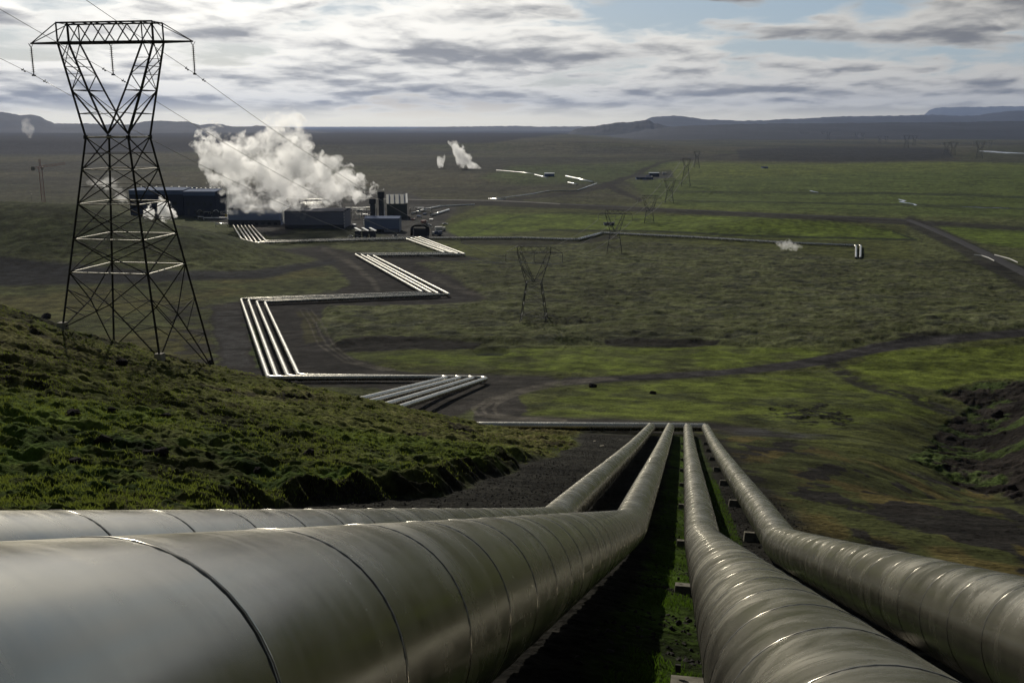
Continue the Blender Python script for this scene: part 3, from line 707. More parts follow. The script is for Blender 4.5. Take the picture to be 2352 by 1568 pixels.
M['strut']=simple('sunlit_tone_steel',(.22,.205,.165),.5,.7,.2,.8)  # horizontals coloured paler to carry the sunlight on the steel
YM=116.; yaw_dir=math.radians(13.2)
# main pylon: axis at px ~250 (front face 249, back face 296)
cx,cy,_z0=at(272,315,YM)
W_=at(272,315,YM); LDIR=Vector((math.sin(yaw_dir),math.cos(yaw_dir),0)); YAW=-math.radians(9.0)
def leg_bottoms(c,yaw,zw,s=1.45):
    out=[]
    for sx_,sy_ in ((-1,-1),(1,-1),(-1,1),(1,1)):
        z=-12.
        for _ in range(25):
            x=sx_*(1.77*s+.148*(-z)); y=sy_*(1.65*s+.148*.93*(-z))
            wx=c[0]+x*math.cos(yaw)-y*math.sin(yaw); wy=c[1]+x*math.sin(yaw)+y*math.cos(yaw)
            z=.5*z+.5*(gz(wx,wy)+.35-zw)
        out.append(z)
    return out
legs=leg_bottoms(W_,YAW,W_[2])
py,bots,att_=make_pylon(legs); py.location=W_; py.rotation_euler=(0,0,YAW)
tag(py,'large lattice pylon on the grassy hill crest at left, black against the sky','pylon','transmission line pylons')
def attach(loc,yaw,a,s=1.): 
    t,z=a; c,sn=math.cos(yaw),math.sin(yaw); return [Vector((loc[0]+x*c,loc[1]+x*sn,loc[2]+z)) for x in (-t,0,t)]
AT=[attach(W_,YAW,att_)]
SPEC=[(1226,743,562,'lattice pylon standing on the lava field right of the pipe zigzag'),(1411,585,483,'lattice pylon behind the double pipeline, third along the line'),(1491,513,450,'lattice pylon in the green meadow above the main road'),(1537,468,412,'lattice pylon just below the small blue depot'),(1575,428,366,'lattice pylon at the road fork, where the track climbs away'),(1600,388,349,'faint lattice pylon past the road fork')]
for px,pyb,pyt,lb in SPEC:
    gq=hit(px,pyb); s_=1.45; zw=gq[2]+max(gq[1]/F*(pyb-pyt)-8.6*s_,6.5)
    yw=-math.radians(6); o,b2,a2=make_pylon([gq[2]-zw-.4]*4,False,s_,'pylon',.8+gq[1]/2600.,M['steel_far'])
    o.location=(gq[0],gq[1],zw); o.rotation_euler=(0,0,yw); tag(o,lb,'pylon','transmission line pylons'); AT.append(attach((gq[0],gq[1],zw),yw,a2))
# far row of pylons
FP=[(65,185,260),(232,205,240),(310,195,230),(365,190,240),(523,205,260),(548,225,265),(670,205,270),(740,230,280),(775,235,280),(892,215,280),(930,215,290),(1135,240,290),(1180,240,290),(1303,260,310),(1350,262,315),(1497,250,350),(1555,255,330),(1785,310,400),(1835,305,410),(2025,295,430),(2105,295,350)]
far_cols=[]; proto=None
adj=['at the left end of','second in','third in','fourth in','fifth in','sixth in','seventh in','eighth in','ninth in','tenth in','eleventh in','twelfth in','thirteenth in','fourteenth in','fifteenth in','sixteenth in','seventeenth in','eighteenth in','nineteenth in','last but one of','at the right end of']
for k,(x,t_,b_) in enumerate(FP):
    px=(2100+x/2.42)*.7656; pyb=(300+b_/2.42)*.7656; pyt=(300+t_/2.42)*.7656
    hpx=pyb-pyt; gq=hit(px,max(pyb,309)); s_=gq[1]/F*hpx/26.6*1.
    if proto is None:
        proto,_,aF=make_pylon([-13.]*4,False,1.45,'pylon',1.0,M['steel_far']); bpy.context.view_layer.update(); index_kids(proto); o=proto
    else: o=copy_tree(proto)
    s_=min(max(s_,.7),2.0); o.scale=(s_,)*3; o.location=(gq[0],gq[1],gz(gq[0],gq[1])+12.8*s_); o.rotation_euler=(0,0,-.5); far_cols.append(Vector(o.location)+Vector((0,0,5*s_)))
    tag(o,'tiny distant lattice pylon, %s the row under the right hand hills'%adj[k],'pylon','distant pylons under the right hills')
# conductors
def wire(a,b_,sag,r,lb,gr,n=36,mat=None):
    pts=[]
    for k in range(n+1):
        t_=k/n; p=a.lerp(b_,t_); p.z-=4*sag*t_*(1-t_); pts.append(p)
    rr=[r*max(1,p.y/130.) for p in pts]
    o=MB().tube(pts,rr,5).build('conductor',mat or M['wire'],None,True); return tag(o,lb,'cable',gr)
wn_=['left','middle','right']
back=[Vector((p.x-30,p.y-190,p.z+62)) for p in AT[0]]
for j in range(3):
    wire(back[j],AT[0][j],3.,.028,'cable coming over the viewer to the %s insulator of the big pylon'%wn_[j],'conductors to the big pylon')
    wire(AT[0][j],AT[1][j],7.,.028,'%s cable swooping from the big pylon over the steam'%wn_[j],'conductors over the valley')
for q_ in range(1,5):
    for j in range(3): wire(AT[q_][j],AT[q_+1][j],3.,.02,'thin %s cable between the %s and the next pylon of the valley line'%(wn_[j],['second','third','fourth','fifth'][q_-1]),'conductors over the valley',16,M['steel_far'])
for j,(a,b_) in enumerate(((13,15),(14,16),(15,17),(16,19),(19,20),(3,6),(6,9),(9,11),(11,13))):
    pa,pb=far_cols[a],far_cols[b_]; pts=[]
    o=wire(pa,pb,14.,.011,'distant pale cable span, number %d from nearest, among the tiny pylons'%(j+1),'distant cable spans',14,M['pale'])
    o['label']=['distant pale cable low under the right hills, ending at a pair of tiny pylons','second pale cable beside it under the right hills','pale cable sagging toward the dark field at far right','pale cable sagging toward the far right edge pylons','last pale cable by the right edge of the plain','faint cable span at the left of the distant row','faint cable span in the middle left of the distant row','faint cable span in the middle of the distant row','faint cable span right of the middle of the distant row'][j]
# vibration dampers on the three main conductors
for j in range(3):
    for sgn,(T_,sg_) in ((-1,(back[j],3.)),(1,(AT[1][j],7.))):
        a=AT[0][j]; d_=(T_-a).normalized(); p=a+d_*1.9+Vector((0,0,-.12 if sgn>0 else -.05))
        m=MB().box((p.x,p.y,p.z),(.05,.05,.26)); e=d_*.22; m.box((p.x-e.x,p.y-e.y,p.z-e.z-.14),(.14,.16,.14)).box((p.x+e.x,p.y+e.y,p.z-e.z*-1-.14),(.14,.16,.14))
        o=m.build('vibration_damper',M['steel'],None); tag(o,'small weight clamped on the %s cable %s the big pylon'%(wn_[j],'before' if sgn<0 else 'beyond'),'damper','weights on the cables')
# ------------------------------------------------------------------ buildings
def bld(name,x0,x1,yb,yt,depth,wall,roofm,label,roof=.0,parts=None,cat='building',yaw=0.,ribs=False,roofh=1.2,Y=None):
    a=hit((x0+x1)/2,yb) ; Yd=Y or a[1]; zb=gz(a[0],a[1]) if Y is None else at((x0+x1)/2,yb,Yd)[2]
    A_=at(x0,yb,Yd);B_=at(x1,yb,Yd); w=B_[0]-A_[0]; zt=at((x0+x1)/2,yt,Yd)[2]; zb=min(zb,at((x0+x1)/2,yb,Yd)[2]); h=zt-zb+1.
    c=((A_[0]+B_[0])/2,Yd+depth/2,zb-1.)
    root=empty(name,c,yaw,label,cat)
    MB().box((0,0,h/2),(w,depth,h)).build('wall',wall,root)
    r=MB(); n=len(r.v); hw,hd=w/2+.4,depth/2+.4
    r.add([(-hw,-hd,h+.003),(hw,-hd,h+.003),(hw,hd,h+.003),(-hw,hd,h+.003),(-hw,-hd,h+.4),(hw,-hd,h+.4),(-hw,0,h+.4+roofh),(hw,0,h+.4+roofh),(-hw,hd,h+.4),(hw,hd,h+.4)],[(3,2,1,0),(0,1,5,4),(4,5,7,6),(6,7,9,8),(2,3,8,9),(0,4,6,8,3),(1,2,9,7,5)])
    r.build('roof',roofm,root)
    return root,w,h,depth
def strip(root,w,h,y,x0,x1,z0,z1,mat,name,pr=.12):
    return MB().box(((x0+x1)/2*w-w/2,y-pr/2,(z0+z1)/2*h),((x1-x0)*w,pr,(z1-z0)*h)).build(name,mat,root)
def cwave(name,colr,sc=1.2):
    m,nt,b=newmat(name); tc=N(nt,'ShaderNodeTexCoord'); wv=N(nt,'ShaderNodeTexWave',Scale=sc); wv.wave_type='BANDS'; wv.bands_direction='Z'
    nt.links.new(tc.outputs['Object'],wv.inputs['Vector']); mr=N(nt,'ShaderNodeMapRange'); mr.inputs['To Min'].default_value=.82; mr.inputs['To Max'].default_value=1.1; nt.links.new(wv.outputs['Fac'],mr.inputs['Value'])
    vm=N(nt,'ShaderNodeVectorMath',_operation='SCALE'); vm.inputs[0].default_value=colr; nt.links.new(mr.outputs[0],vm.inputs['Scale']); nt.links.new(vm.outputs[0],b.inputs['Base Color']); b.inputs['Roughness'].default_value=.45; b.inputs['Metallic'].default_value=.0
    return m
M['bclad']=cwave('blue_ribbed_cladding',(.15,.20,.34),.35); M['vclad']=cwave('violet_grey_ribbed_cladding',(.19,.20,.27),.3)
# big dark halls at the back left
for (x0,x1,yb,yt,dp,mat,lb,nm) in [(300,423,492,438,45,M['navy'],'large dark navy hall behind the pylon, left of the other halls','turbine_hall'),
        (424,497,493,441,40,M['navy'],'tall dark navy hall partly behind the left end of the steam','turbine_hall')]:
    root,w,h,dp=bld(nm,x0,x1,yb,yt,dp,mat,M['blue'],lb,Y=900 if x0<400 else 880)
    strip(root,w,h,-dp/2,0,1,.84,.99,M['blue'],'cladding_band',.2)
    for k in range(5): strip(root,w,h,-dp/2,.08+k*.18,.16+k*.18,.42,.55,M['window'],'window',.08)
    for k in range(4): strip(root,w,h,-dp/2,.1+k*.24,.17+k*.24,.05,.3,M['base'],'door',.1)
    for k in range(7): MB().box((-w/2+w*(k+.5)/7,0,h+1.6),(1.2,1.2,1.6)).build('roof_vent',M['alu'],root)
root,w,h,dp=bld('process_hall',525,645,517,478,34,M['bclad'],M['navy'],'long low blue hall with a dark plinth behind the six short pipes')
strip(root,w,h,-dp/2,0,1,0,.34,M['base'],'plinth',.25); strip(root,w,h,-dp/2,0,1,.90,.985,M['navy'],'eaves_band',.3)
for k in range(7): MB().box((w/2+.25,-dp/2+dp*(k+.5)/7,h*.62),(.5,.5,h*.5)).build('louvre_fin',M['alu'],root)
for k in range(6): MB().box((-w/2-.3,-dp/2+.3,h*.42+k*h*.085),(.9,.9,h*.04)).build('ladder_cage',M['white'],root)
for k in range(8): strip(root,w,h,-dp/2,.03+k*.12,.09+k*.12,.08,.2,M['window'],'window',.32)
root,w,h,dp=bld('process_hall',655,790,525,487,34,M['vclad'],M['navy'],'long grey violet hall below the middle of the steam cloud')
strip(root,w,h,-dp/2,0,1,0,.28,M['base'],'plinth',.25)
for k in range(7): MB().bar((-w/2-.3,-dp/2-.2,h*(.35+k*.1)),(-w/2-2.2,-dp/2+3.,h*(.5+k*.1)),.55).build('louvre_fin',M['alu'],root)
for k in range(6): strip(root,w,h,-dp/2,.06+k*.16,.14+k*.16,.05,.2,M['base'],'door',.3)
for k in range(5): MB().box((w/2+.4,-dp/2+.3,h*(.2+.17*k)),(.8,.8,h*.05)).build('ladder_cage',M['white'],root)
# pipework heaps on the hall roofs
def rack(nm,x0,x1,y,hgt,dp,lb,n,seed):
    rr=random.Random(seed); a=hit(x0,y);b_=hit(x1,y); w=b_[0]-a[0]; root=empty(nm,((a[0]+b_[0])/2,a[1],gz((a[0]+b_[0])/2,a[1])),0,lb,'pipe rack')
    fr_=MB()
    for k in range(max(3,int(w/6))+1):
        x=-w/2+w*k/max(3,int(w/6)); fr_.box((x,0,hgt/2),(.3,.3,hgt)).box((x,dp,hgt/2),(.3,.3,hgt)).box((x,dp/2,hgt),(.3,dp,.3))
    fr_.build('frame',M['base'],root)
    for k in range(n):
        L_=rr.uniform(.15,.5)*w; x=rr.uniform(-w/2,w/2-L_); y_=rr.uniform(0,dp); z_=hgt*rr.choice((.35,.6,.9,1.05)); r=rr.uniform(.15,.35)
        MB().tube([(x,y_,z_-1.2),(x,y_,z_),(x+L_,y_,z_),(x+L_,y_,z_-1.5)],r,7).build('pipe',M['alu'] if k%3 else M['steel'],root)
    return root
rack('pipe_rack',790,860,504,9,14,'cluttered pipe rack left of the two stacks',22,1)
rack('pipe_rack',940,990,492,5,14,'low pipe rack right of the dark green hall',14,2)
rack('pipe_rack',445,525,501,5,12,'pipe rack with bright rails left of the blue hall',16,3)
rack('pipe_rack',690,780,478,8,16,'pipe rack behind the grey violet hall under the steam',18,5)
# dark green hall with light roof lines
root,w,h,dp=bld('dark_hall',884,930,502,469,34,M['dkgreen'],M['roof'],'dark green hall with grey pitched roof right of the stacks',yaw=.12,roofh=7.)
for k in range(4): 
    x=-w/2+w*(k+.5)/4; MB().bar((x,-dp/2-.5,h+.7),(x,0,h+7.75),.5,.35).build('roof_seam',M['blue'],root)
MB().bar((w/2,-dp/2-.4,h+.8),(w/2,0,h+7.8),1.4,.6).build('verge_trim',M['alu'],root)
strip(root,w,h,-dp/2,.3,.55,0,.4,M['base'],'door',.2)
# blue utility building
root,w,h,dp=bld('utility_building',838,917,533,503,16,M['bclad'],M['blue'],'blue flat fronted building below the two stacks')
strip(root,w,h,-dp/2,0,1,0,.30,M['base'],'plinth',.25); strip(root,w,h,-dp/2,.56,.98,.02,.27,M['vclad'],'lower_wall',.35)
for k in range(3): strip(root,w,h,-dp/2,.08+k*.16,.16+k*.16,.04,.22,M['window'],'window',.3)
for k in range(5): MB().box((-w/2-.4,-dp/2+.4,h*(.32+.15*k)),(1.,1.,h*.06)).build('ladder_cage',M['white'],root)
# three separator tanks with sunlit tops
for k,(x,lb) in enumerate(((823,'leftmost of three upright dark vessels with bright sloping tops'),(840,'middle one of three upright dark vessels with bright sloping tops'),(857,'rightmost of three upright dark vessels, before the blue building'))):
    a=hit(x,547); s_=a[1]/F; h=19*s_
    root=empty('separator_vessel',(a[0],a[1],gz(a[0],a[1])-.2),0,lb,'tank','three separator vessels')
    MB().box((0,0,h/2),(3.2,7,h)).box((-1.75,0,h/2),(.25,6,h*.9)).build('housing',M['base'],root)
    m=MB(); m.bar((-2.6,3.4,h+1.3),(2.4,-3.4,h-.2),1.7,.5); m.build('bright_hood',M['alu'],root)
    MB().tube([(0,-5,.9),(0,-3.6,.9)],.9,12).build('flange',M['white'],root); MB().tube([(0,-4.6,0),(0,-4.6,1.6)],.25,8).build('valve_stem',M['alu'],root)
# stacks
for k,(x,yt,rr_,lb) in enumerate(((857,457,2.0,'left one of the two dark stacks, top wrapped in steam'),(877,441,2.0,'right and taller of the two dark stacks giving off steam'))):
    Ys=780; a=at(x,520,Ys); zt=at(x,yt,Ys)[2]; zb=gz(a[0],Ys)-.5
    root=empty('smokestack',(a[0],Ys,zb),0,lb,'smokestack','two stacks of the plant')
    H_=zt-zb
    MB().tube([(0,0,0),(0,0,H_*.82)],rr_,20).build('shaft',M['stack'],root,False)
    MB().tube([(0,0,H_*.82),(0,0,H_*.86),(0,0,H_)],[rr_*1.02,rr_*1.35,rr_*1.4],20,False).build('flared_top',M['base'],root)
    m=MB()
    for q_ in range(6): m.tube([(0,0,H_*(.12+q_*.13)),(0,0,H_*(.12+q_*.13)+.3)],rr_*1.06,20)
    m.build('stiffening_ring',M['base'],root); m=MB(); m.bar((rr_+.3,0,0),(rr_+.3,0,H_*.8),.35); m.build('ladder',M['alu'],root)
# expansion loop arch
a=hit(945,545);b_=hit(984,543); a[2]=gz(a[0],a[1]);
root=empty('expansion_loop',(a[0],a[1],a[2]),0,'dark arched pipe loop rising beside the four bright pipes','pipe loop')
w=b_[0]-a[0]; h=27*a[1]/F
for k in range(4):
    y=k*2.6; r=3.2; pts=[(0,y,.8)]+[(0,y,h*.6)]+[(r-r*math.cos(t_),y,h-r+r*math.sin(t_)) for t_ in np.linspace(0,math.pi/2,6)]+[(w-r+r*math.sin(t_),y,h-r+r*math.cos(t_)) for t_ in np.linspace(0,math.pi/2,6)]+[(w,y,h*.6),(w,y,.8)]
    MB().tube(pts,.7,12).build('pipe_arch',M['steel'] if k else M['pipedk'] if 'pipedk' in M else M['steel'],root,True)
MB().box((w/2,5,h*.35),(w*.8,.4,h*.7)).build('frame',M['base'],root)
# small domed tanks and valves near the left halls
for k,(x,y,r,lb) in enumerate(((592*.7656+8,500,3.2,'left one of two round dark tanks before the navy hall'),(498,500,3.4,'right one of two round dark tanks before the navy hall'))):
    a=hit(x,y); root=empty('round_tank',(a[0],a[1],gz(a[0],a[1])),0,lb,'tank','round tanks')
    MB().tube([(0,0,0),(0,0,4),(0,0,5.6),(0,0,6.6),(0,0,7)],[r,r,r*.8,r*.4,.1],20).build('shell',M['base'],root,True)
    m=MB(); m.bar((-r*.8,-r*.6,5.2),(-r*.1,-r*.3,7.1),.35).bar((r*.8,-r*.6,5.2),(r*.1,-r*.3,7.1),.35); m.build('rim_rail',M['alu'],root)
for k,(x0,x1,y,lb) in enumerate(((468,524,500.5,'long bright rail of pipe left of the blue hall'),(495,522,514,'short bright pipe below the long rail'),(455,467,498,'small bright pipe stub near the mound crest'),(640,700,547-200,''))):
    if not lb: continue
    a=hit(x0,y,2);b_=hit(x1,y,2); o=MB().tube([a-np.array([0,0,2]),a,b_,b_-np.array([0,0,2])],.55,8).build('header_pipe',M['alu'],None,True); tag(o,lb,'pipe')
# tower crane
a=at(100,462,1050); H_=(462-366)/F*1050; zb=gz(a[0],1050)
root=empty('tower_crane',(a[0],1050,zb),.5,'red and white lattice tower crane on the plain at far left','crane')
H_=at(100,366,1050)[2]-zb
def lattice(m,a,b_,w,n,t_):
    a=Vector(a);b_=Vector(b_); d_=(b_-a).normalized(); u=d_.cross(Vector((0,0,1)) if abs(d_.z)<.9 else Vector((0,1,0))).normalized(); v=d_.cross(u)
    cs=[(u*i+v*j)*w/2 for i,j in ((-1,-1),(1,-1),(1,1),(-1,1))]
    for c in cs: m.bar(a+c,b_+c,t_)
    for k in range(n):
        p=a.lerp(b_,k/n);q_=a.lerp(b_,(k+1)/n)
        for j in range(4): m.bar(p+cs[j],q_+cs[(j+1)%4],t_*.7)
        for j in range(4): m.bar(q_+cs[j],q_+cs[(j+1)%4],t_*.7)
    return m
lattice(MB(),(0,0,0),(0,0,H_*.84),3.2,13,.26).build('mast',M['red'],root)
lattice(MB(),(0,0,H_*.84),(24,0,H_*.9),2.,8,.22).build('jib',M['red'],root)
MB().box((-7,0,H_*.8),(3.5,2.5,4)).build('counterweight',M['concrete'],root); lattice(MB(),(0,0,H_*.82),(-8,0,H_*.82),2,3,.22).build('counter_jib',M['red'],root)
lattice(MB(),(0,0,H_*.84),(0,0,H_),1.5,3,.22).build('apex',M['red'],root); MB().box((1.8,0,H_*.8),(2.4,2.2,2.6)).build('cab',M['white'],root)
# mobile boom in the steam
a=hit(517,500); zz=at(517,443,a[1])
root=empty('boom_crane',(a[0],a[1],gz(a[0],a[1])),0,'white lattice boom sticking up at the left end of the steam cloud','crane')
s_=a[1]/F; zt=zz[2]-gz(a[0],a[1])
lattice(MB(),(9*s_*1.,0,2),(9*s_,0,zt+10*s_*1.),1.2,10,.25).build('mast',M['white'],root)
lattice(MB(),(9*s_,0,zt+10*s_),(-10*s_*.9,0,zt+2*s_),1.4,7,.35).build('boom',M['white'],root); MB().box((9*s_,0,1.5),(6,3,3)).build('cab',M['yellow'],root)
# lighting poles
for k,(x,y,t_) in enumerate(((73,462,446),(556,506,478),(992,540,522),(1060,556,545))):
    a=hit(x,y); h=(y-t_)*a[1]/F; root=empty('light_pole',(a[0],a[1],gz(a[0],a[1])),0,['thin pole on the plain left of the tower crane','lamp pole before the blue hall','lamp pole right of the pipe loop','lamp pole beside the valley pipeline'][k],'pole')
    MB().tube([(0,0,0),(0,0,h)],[.14,.08],6).build('mast',M['steel_far'],root); MB().box((.4,0,h),(.9,.3,.15)).build('lamp_head',M['white'],root)
# trucks and cars
def truck(px,py_,lb,body,rz=0.,s=1.):
    a=hit(px,py_); root=empty('truck',(a[0],a[1],gz(a[0],a[1])),rz,lb,'truck')
    MB().box((-1.2*s,0,1.9*s),(4.6*s,2.3*s,2.0*s)).build('cargo_box',body,root)
    MB().box((2.2*s,0,1.5*s),(1.8*s,2.2*s,1.9*s),0,(.75,.92)).build('cab',M['white'],root); MB().box((2.75*s,0,1.95*s),(.75*s,1.9*s,.6*s)).build('windscreen',M['window'],root)
    MB().box((0,0,.75*s),(6.6*s,1.6*s,.3*s)).build('chassis',M['rubber'],root)
    for x in (-2.3,-1.2,2.2):
        for y in (-1,1): MB().tube([(x*s,(y-.12)*s,.5*s),(x*s,(y+.12)*s,.5*s)],.5*s,12).build('wheel',M['rubber'],root)
    return root
truck(1012,531,'small pale truck at the bend right of the pipe loop',M['white'],.3,1.2)
truck(1003,541,'pale blue truck parked by the valley pipeline',M['blue'],2.9,1.1)
truck(975,514,'red truck in the yard right of the dark green hall',M['red'],1.0)
truck(1492,411,'blue lorry at the small depot by the road',M['blue'],.2,1.6)
truck(1527,398,'white lorry at the right end of the small depot',M['white'],.1,1.4)
def car(px,py_,lb,body,rz):
    a=hit(px,py_); root=empty('car',(a[0],a[1],gz(a[0],a[1])),rz,lb,'car')
    MB().box((0,0,.75),(4.2,1.8,.7)).build('body',body,root); MB().box((-.1,0,1.35),(2.5,1.6,.6),0,(.75,.85)).build('cabin',M['window'],root)
    for x in (-1.3,1.3):
        for y in (-.85,.85): MB().tube([(x,y-.1,.35),(x,y+.1,.35)],.35,10).build('wheel',M['rubber'],root)
for k,(x,y,lb,m_) in enumerate(((985,519,'white car in the yard near the red truck',M['white']),(1022,516,'pale car on the bare ground right of the yard',M['white']),(908,544,'small white car before the blue building',M['white']),(805,546,'bright van left of the three vessels',M['alu']))): car(x,y,lb,m_,.4*k)
for k,(x,y,w_,mt_,lb) in enumerate(((795,512,8,'white','white container at the left end of the yard rack'),(838,497,9,'alu','bright container behind the three vessels'),(812,520,7,'vclad','grey hut between the violet hall and the blue building'),(948,506,7,'red','red container just right of the dark green hall'),(962,500,8,'white','white container in the middle of the right yard'),(975,494,6,'blue','blue container at the back of the right yard'),(990,507,6,'alu','bright container by the slanting pipe'),(826,487,12,'concrete','long pale crate stack left of the stacks'),(846,481,10,'yellow','yellowish container far behind the stacks'))):
    root,w,h,dp=bld('container',x-w_/2,x+w_/2,y,y-w_*.42,5,M[mt_],M['blue'] if mt_=='white' else M[mt_],lb,roofh=.1,cat='container'); strip(root,w,h,-dp/2,.1,.3,.05,.9,M['base'],'door',.08)
# well houses and depot
root,w,h,dp=bld('well_house',1251,1273,407,399,12,M['blue'],M['alu'],'small blue shed with pale roof among the far wells',roofh=.8)
strip(root,w,h,-dp/2,.35,.6,0,.6,M['base'],'door',.15)
root,w,h,dp=bld('depot_shed',1462,1500,414,408,14,M['blue'],M['navy'],'low blue shed at the road depot',roofh=.8); strip(root,w,h,-dp/2,.2,.35,0,.7,M['base'],'door',.15); strip(root,w,h,-dp/2,.6,.9,.3,.7,M['window'],'window',.12)
root,w,h,dp=bld('depot_shed',1492,1514,404,398,14,M['navy'],M['alu'],'dark shed behind the blue one at the depot',roofh=.8); strip(root,w,h,-dp/2,.3,.6,0,.7,M['base'],'door',.15)
root,w,h,dp=bld('farm_shed',1752,1764,388,384,14,M['blue'],M['navy'],'small isolated shed on a dark knoll in the far meadow',roofh=.8); strip(root,w,h,-dp/2,.3,.6,0,.7,M['base'],'door',.15)
root,w,h,dp=bld('container',1388,1411,518,513,6,M['vclad'],M['navy'],'grey container beside the pylon behind the double pipeline',roofh=.1); strip(root,w,h,-dp/2,.8,.95,.05,.9,M['base'],'door',.1)
# guard rails by the junction
for k,(pl_,lb) in enumerate((([(2237,588),(2255,590),(2270,595),(2283,602)],'curved pale guard rail left of the road junction at far right'),([(2284,588),(2300,592),(2318,598),(2337,606)],'curved white guard rail right of the road at far right'))):
    pts=[hit(*p) for p in pl_]; pts=[Vector((p[0],p[1],gz(p[0],p[1])+.8)) for p in pts]
    root=empty('guard_rail',pts[0],0,lb,'guard rail'); loc=pts[0]
    m=MB(); [m.bar(a-loc,b_-loc,.25,.5) for a,b_ in zip(pts[:-1],pts[1:])]; m.build('rail',M['white'],root)
    m=MB()
    for a,b_ in zip(pts[:-1],pts[1:]):
        for t_ in (0,.33,.66): p=a.lerp(b_,t_)-loc; MB().box((p.x,p.y,-.45+p.z),(.15,.15,.95)).build('post',M['steel_far'],root)
# road surfaces
def road(name,pl_,lb,mat,up=.35):
    P_=[];  pts=np.array(pl_,float)
    n=220; t_=np.linspace(0,len(pts)-1,n); pts=np.stack([np.interp(t_,range(len(pts)),pts[:,k]) for k in range(3)],1)
    V=[]; 
    for p in pts:
        h_=hit(p[0],p[1]); P_.append((h_[0],h_[1],p[2]))
    P_=np.array(P_); T_=np.gradient(P_[:,:2],axis=0); T_/=np.linalg.norm(T_,axis=1)[:,None]+1e-9
    for k in range(3): P_[:,k]=_sm(P_[:,k],9) if len(P_)>20 else P_[:,k]
    K=5
    for p,t2 in zip(P_,T_):
        for j in range(K):
            o_=(j/(K-1)-.5)*p[2]; x=p[0]+t2[1]*o_; y=p[1]-t2[0]*o_; V.append((x,y,max(gz(x,y),gz(p[0],p[1]))+up*(1 if 0<j<K-1 else -.8)))
    i=np.arange(n-1)[:,None];k=np.arange(K-1)[None,:]
    Fq=np.stack([i*K+k,i*K+k+1,(i+1)*K+k+1,(i+1)*K+k],-1).reshape(-1,4)
    o=npmesh(name,V,Fq,mat,smooth=True); 
    if sum(p.normal.z for p in o.data.polygons)<0: o.data.flip_normals()
    return tag(o,lb,None,None,'structure')
road('main_road',[(640,455,7),(780,455.5,7),(925,458.5,7),(1130,463.5,7),(1290,471,6)],'pale stretch of the main road behind the plant',M['pale'],.5)
road('main_road',[(1288,471,7),(1500,481,7),(1800,493,7),(2090,507,7)],'dark stretch of the main road across the green plain',M['asph'],.5)
road('main_road',[(2085,505,9),(2130,522,9),(2200,552,9),(2270,585,9),(2352,626,9),(2480,690,9)],'wider road running to the right edge of the frame',M['asph'],.3)
# water patches
M['water']=None
mw,ntw,bw=newmat('still_water'); bw.inputs['Base Color'].default_value=(.05,.06,.07,1); bw.inputs['Roughness'].default_value=.08; bw.inputs['Specular IOR Level'].default_value=.9; M['water']=mw
for k,(pl_,lb) in enumerate((([(2066,457,5),(2078,461,6),(2068,464,5),(2082,466,5),(2100,469,4),(2106,472,4)],'braided bit of stream near the long ditch'),([(2210,475,3),(2240,476,6),(2262,477.5,4),(2290,477,5),(2320,478.5,3)],'pale stream patches at far right of the meadow'),([(1861,438,4),(1868,439.5,5),(1880,441,4)],'small pond glint in the far meadow'),([(2262,347,60),(2300,350,90),(2352,352,90),(2420,354,90)],'bright wet flat at the far right edge of the plain'))):
    o=road('stream',pl_,lb,M['water'] if k<3 else M['water'],.25)
# ------------------------------------------------------------------ boulders
def boulder(px,py,wpx,lb,seed,Yf=None,mat=None,flat=.75):
    a=hit(px,py); z=gz(a[0],a[1]); s_=math.hypot(a[0],a[1])/F*wpx/2
    me=bpy.data.meshes.new('boulder')
    import bmesh
    bm=bmesh.new(); bmesh.ops.create_icosphere(bm,subdivisions=4,radius=1.)
    r=np.random.default_rng(seed); pl=[(Vector(r.normal(size=3)).normalized(),r.uniform(.55,.95)) for _ in range(14)]
    D=np.array([v.co[:] for v in bm.verts]); D/=np.linalg.norm(D,axis=1)[:,None]; K_=np.ones(len(D))
    for n_,h_ in pl:
        c=D@np.array(n_); K_=np.where(c>.05,np.minimum(K_,h_/np.maximum(c,.05)),K_)
    D=D*(K_*(1+.16*fbm(D[:,0]*2.2+seed,D[:,1]*2.2+D[:,2]*1.7,seed,4)))[:,None]; D[:,2]*=flat
    for v,d in zip(bm.verts,D): v.co=d
    bm.to_mesh(me); bm.free(); me.materials.append(mat or M['rock']); me.polygons.foreach_set('use_smooth',[False]*len(me.polygons))
    o=bpy.data.objects.new('boulder',me); COL.objects.link(o); o.scale=(s_,s_,s_); o.location=(a[0],a[1],z+s_*.25); o.rotation_euler=(0,0,seed)
    return tag(o,lb,'boulder','dark boulders on the slopes')
for k,(x,y,w,lb) in enumerate([(378,958,30,'angular dark boulder in the middle of the grassy hillside'),(340,1047,28,'left one of two dark boulders lying side by side on the hillside'),(372,1050,40,'right and larger one of two dark boulders lying side by side'),(711,1050,30,'pointed reddish dark boulder alone at the right of the hillside'),(166,952,34,'dark boulder low in the grass under the pylon'),(170,1058,30,'dark boulder among grass above the leftmost pipe'),(258,945,20,'small dark stone near the angular hillside boulder'),(280,833,26,'dark boulder by the front foot of the big pylon'),(172,800,24,'dark boulder just beside the left foot of the big pylon'),(695,970,22,'small pointed stone high on the right of the hillside'),(240,1026,40,'low flat dark boulder in the lower hillside'),(1361,888,22,'lone dark boulder beside the dirt track in the valley'),(482,838,20,'dark stone under the right foot of the big pylon'),(105,732,26,'dark stone on the skyline left of the big pylon'),(1314,1078-20,0,''),(523,905,18,'small dark stone on the hillside right of the pylon'),(590,1080,24,'dark stone at the lip of the cut bank'),(2290,960,30,'dark rock on the rim of the black gully at right'),(2320,1130,40,'big dark rock in the black gully at right'),(1500,905,16,'small dark stone in the bright green meadow')]):
    if w: boulder(x,y,w,lb,k+3)
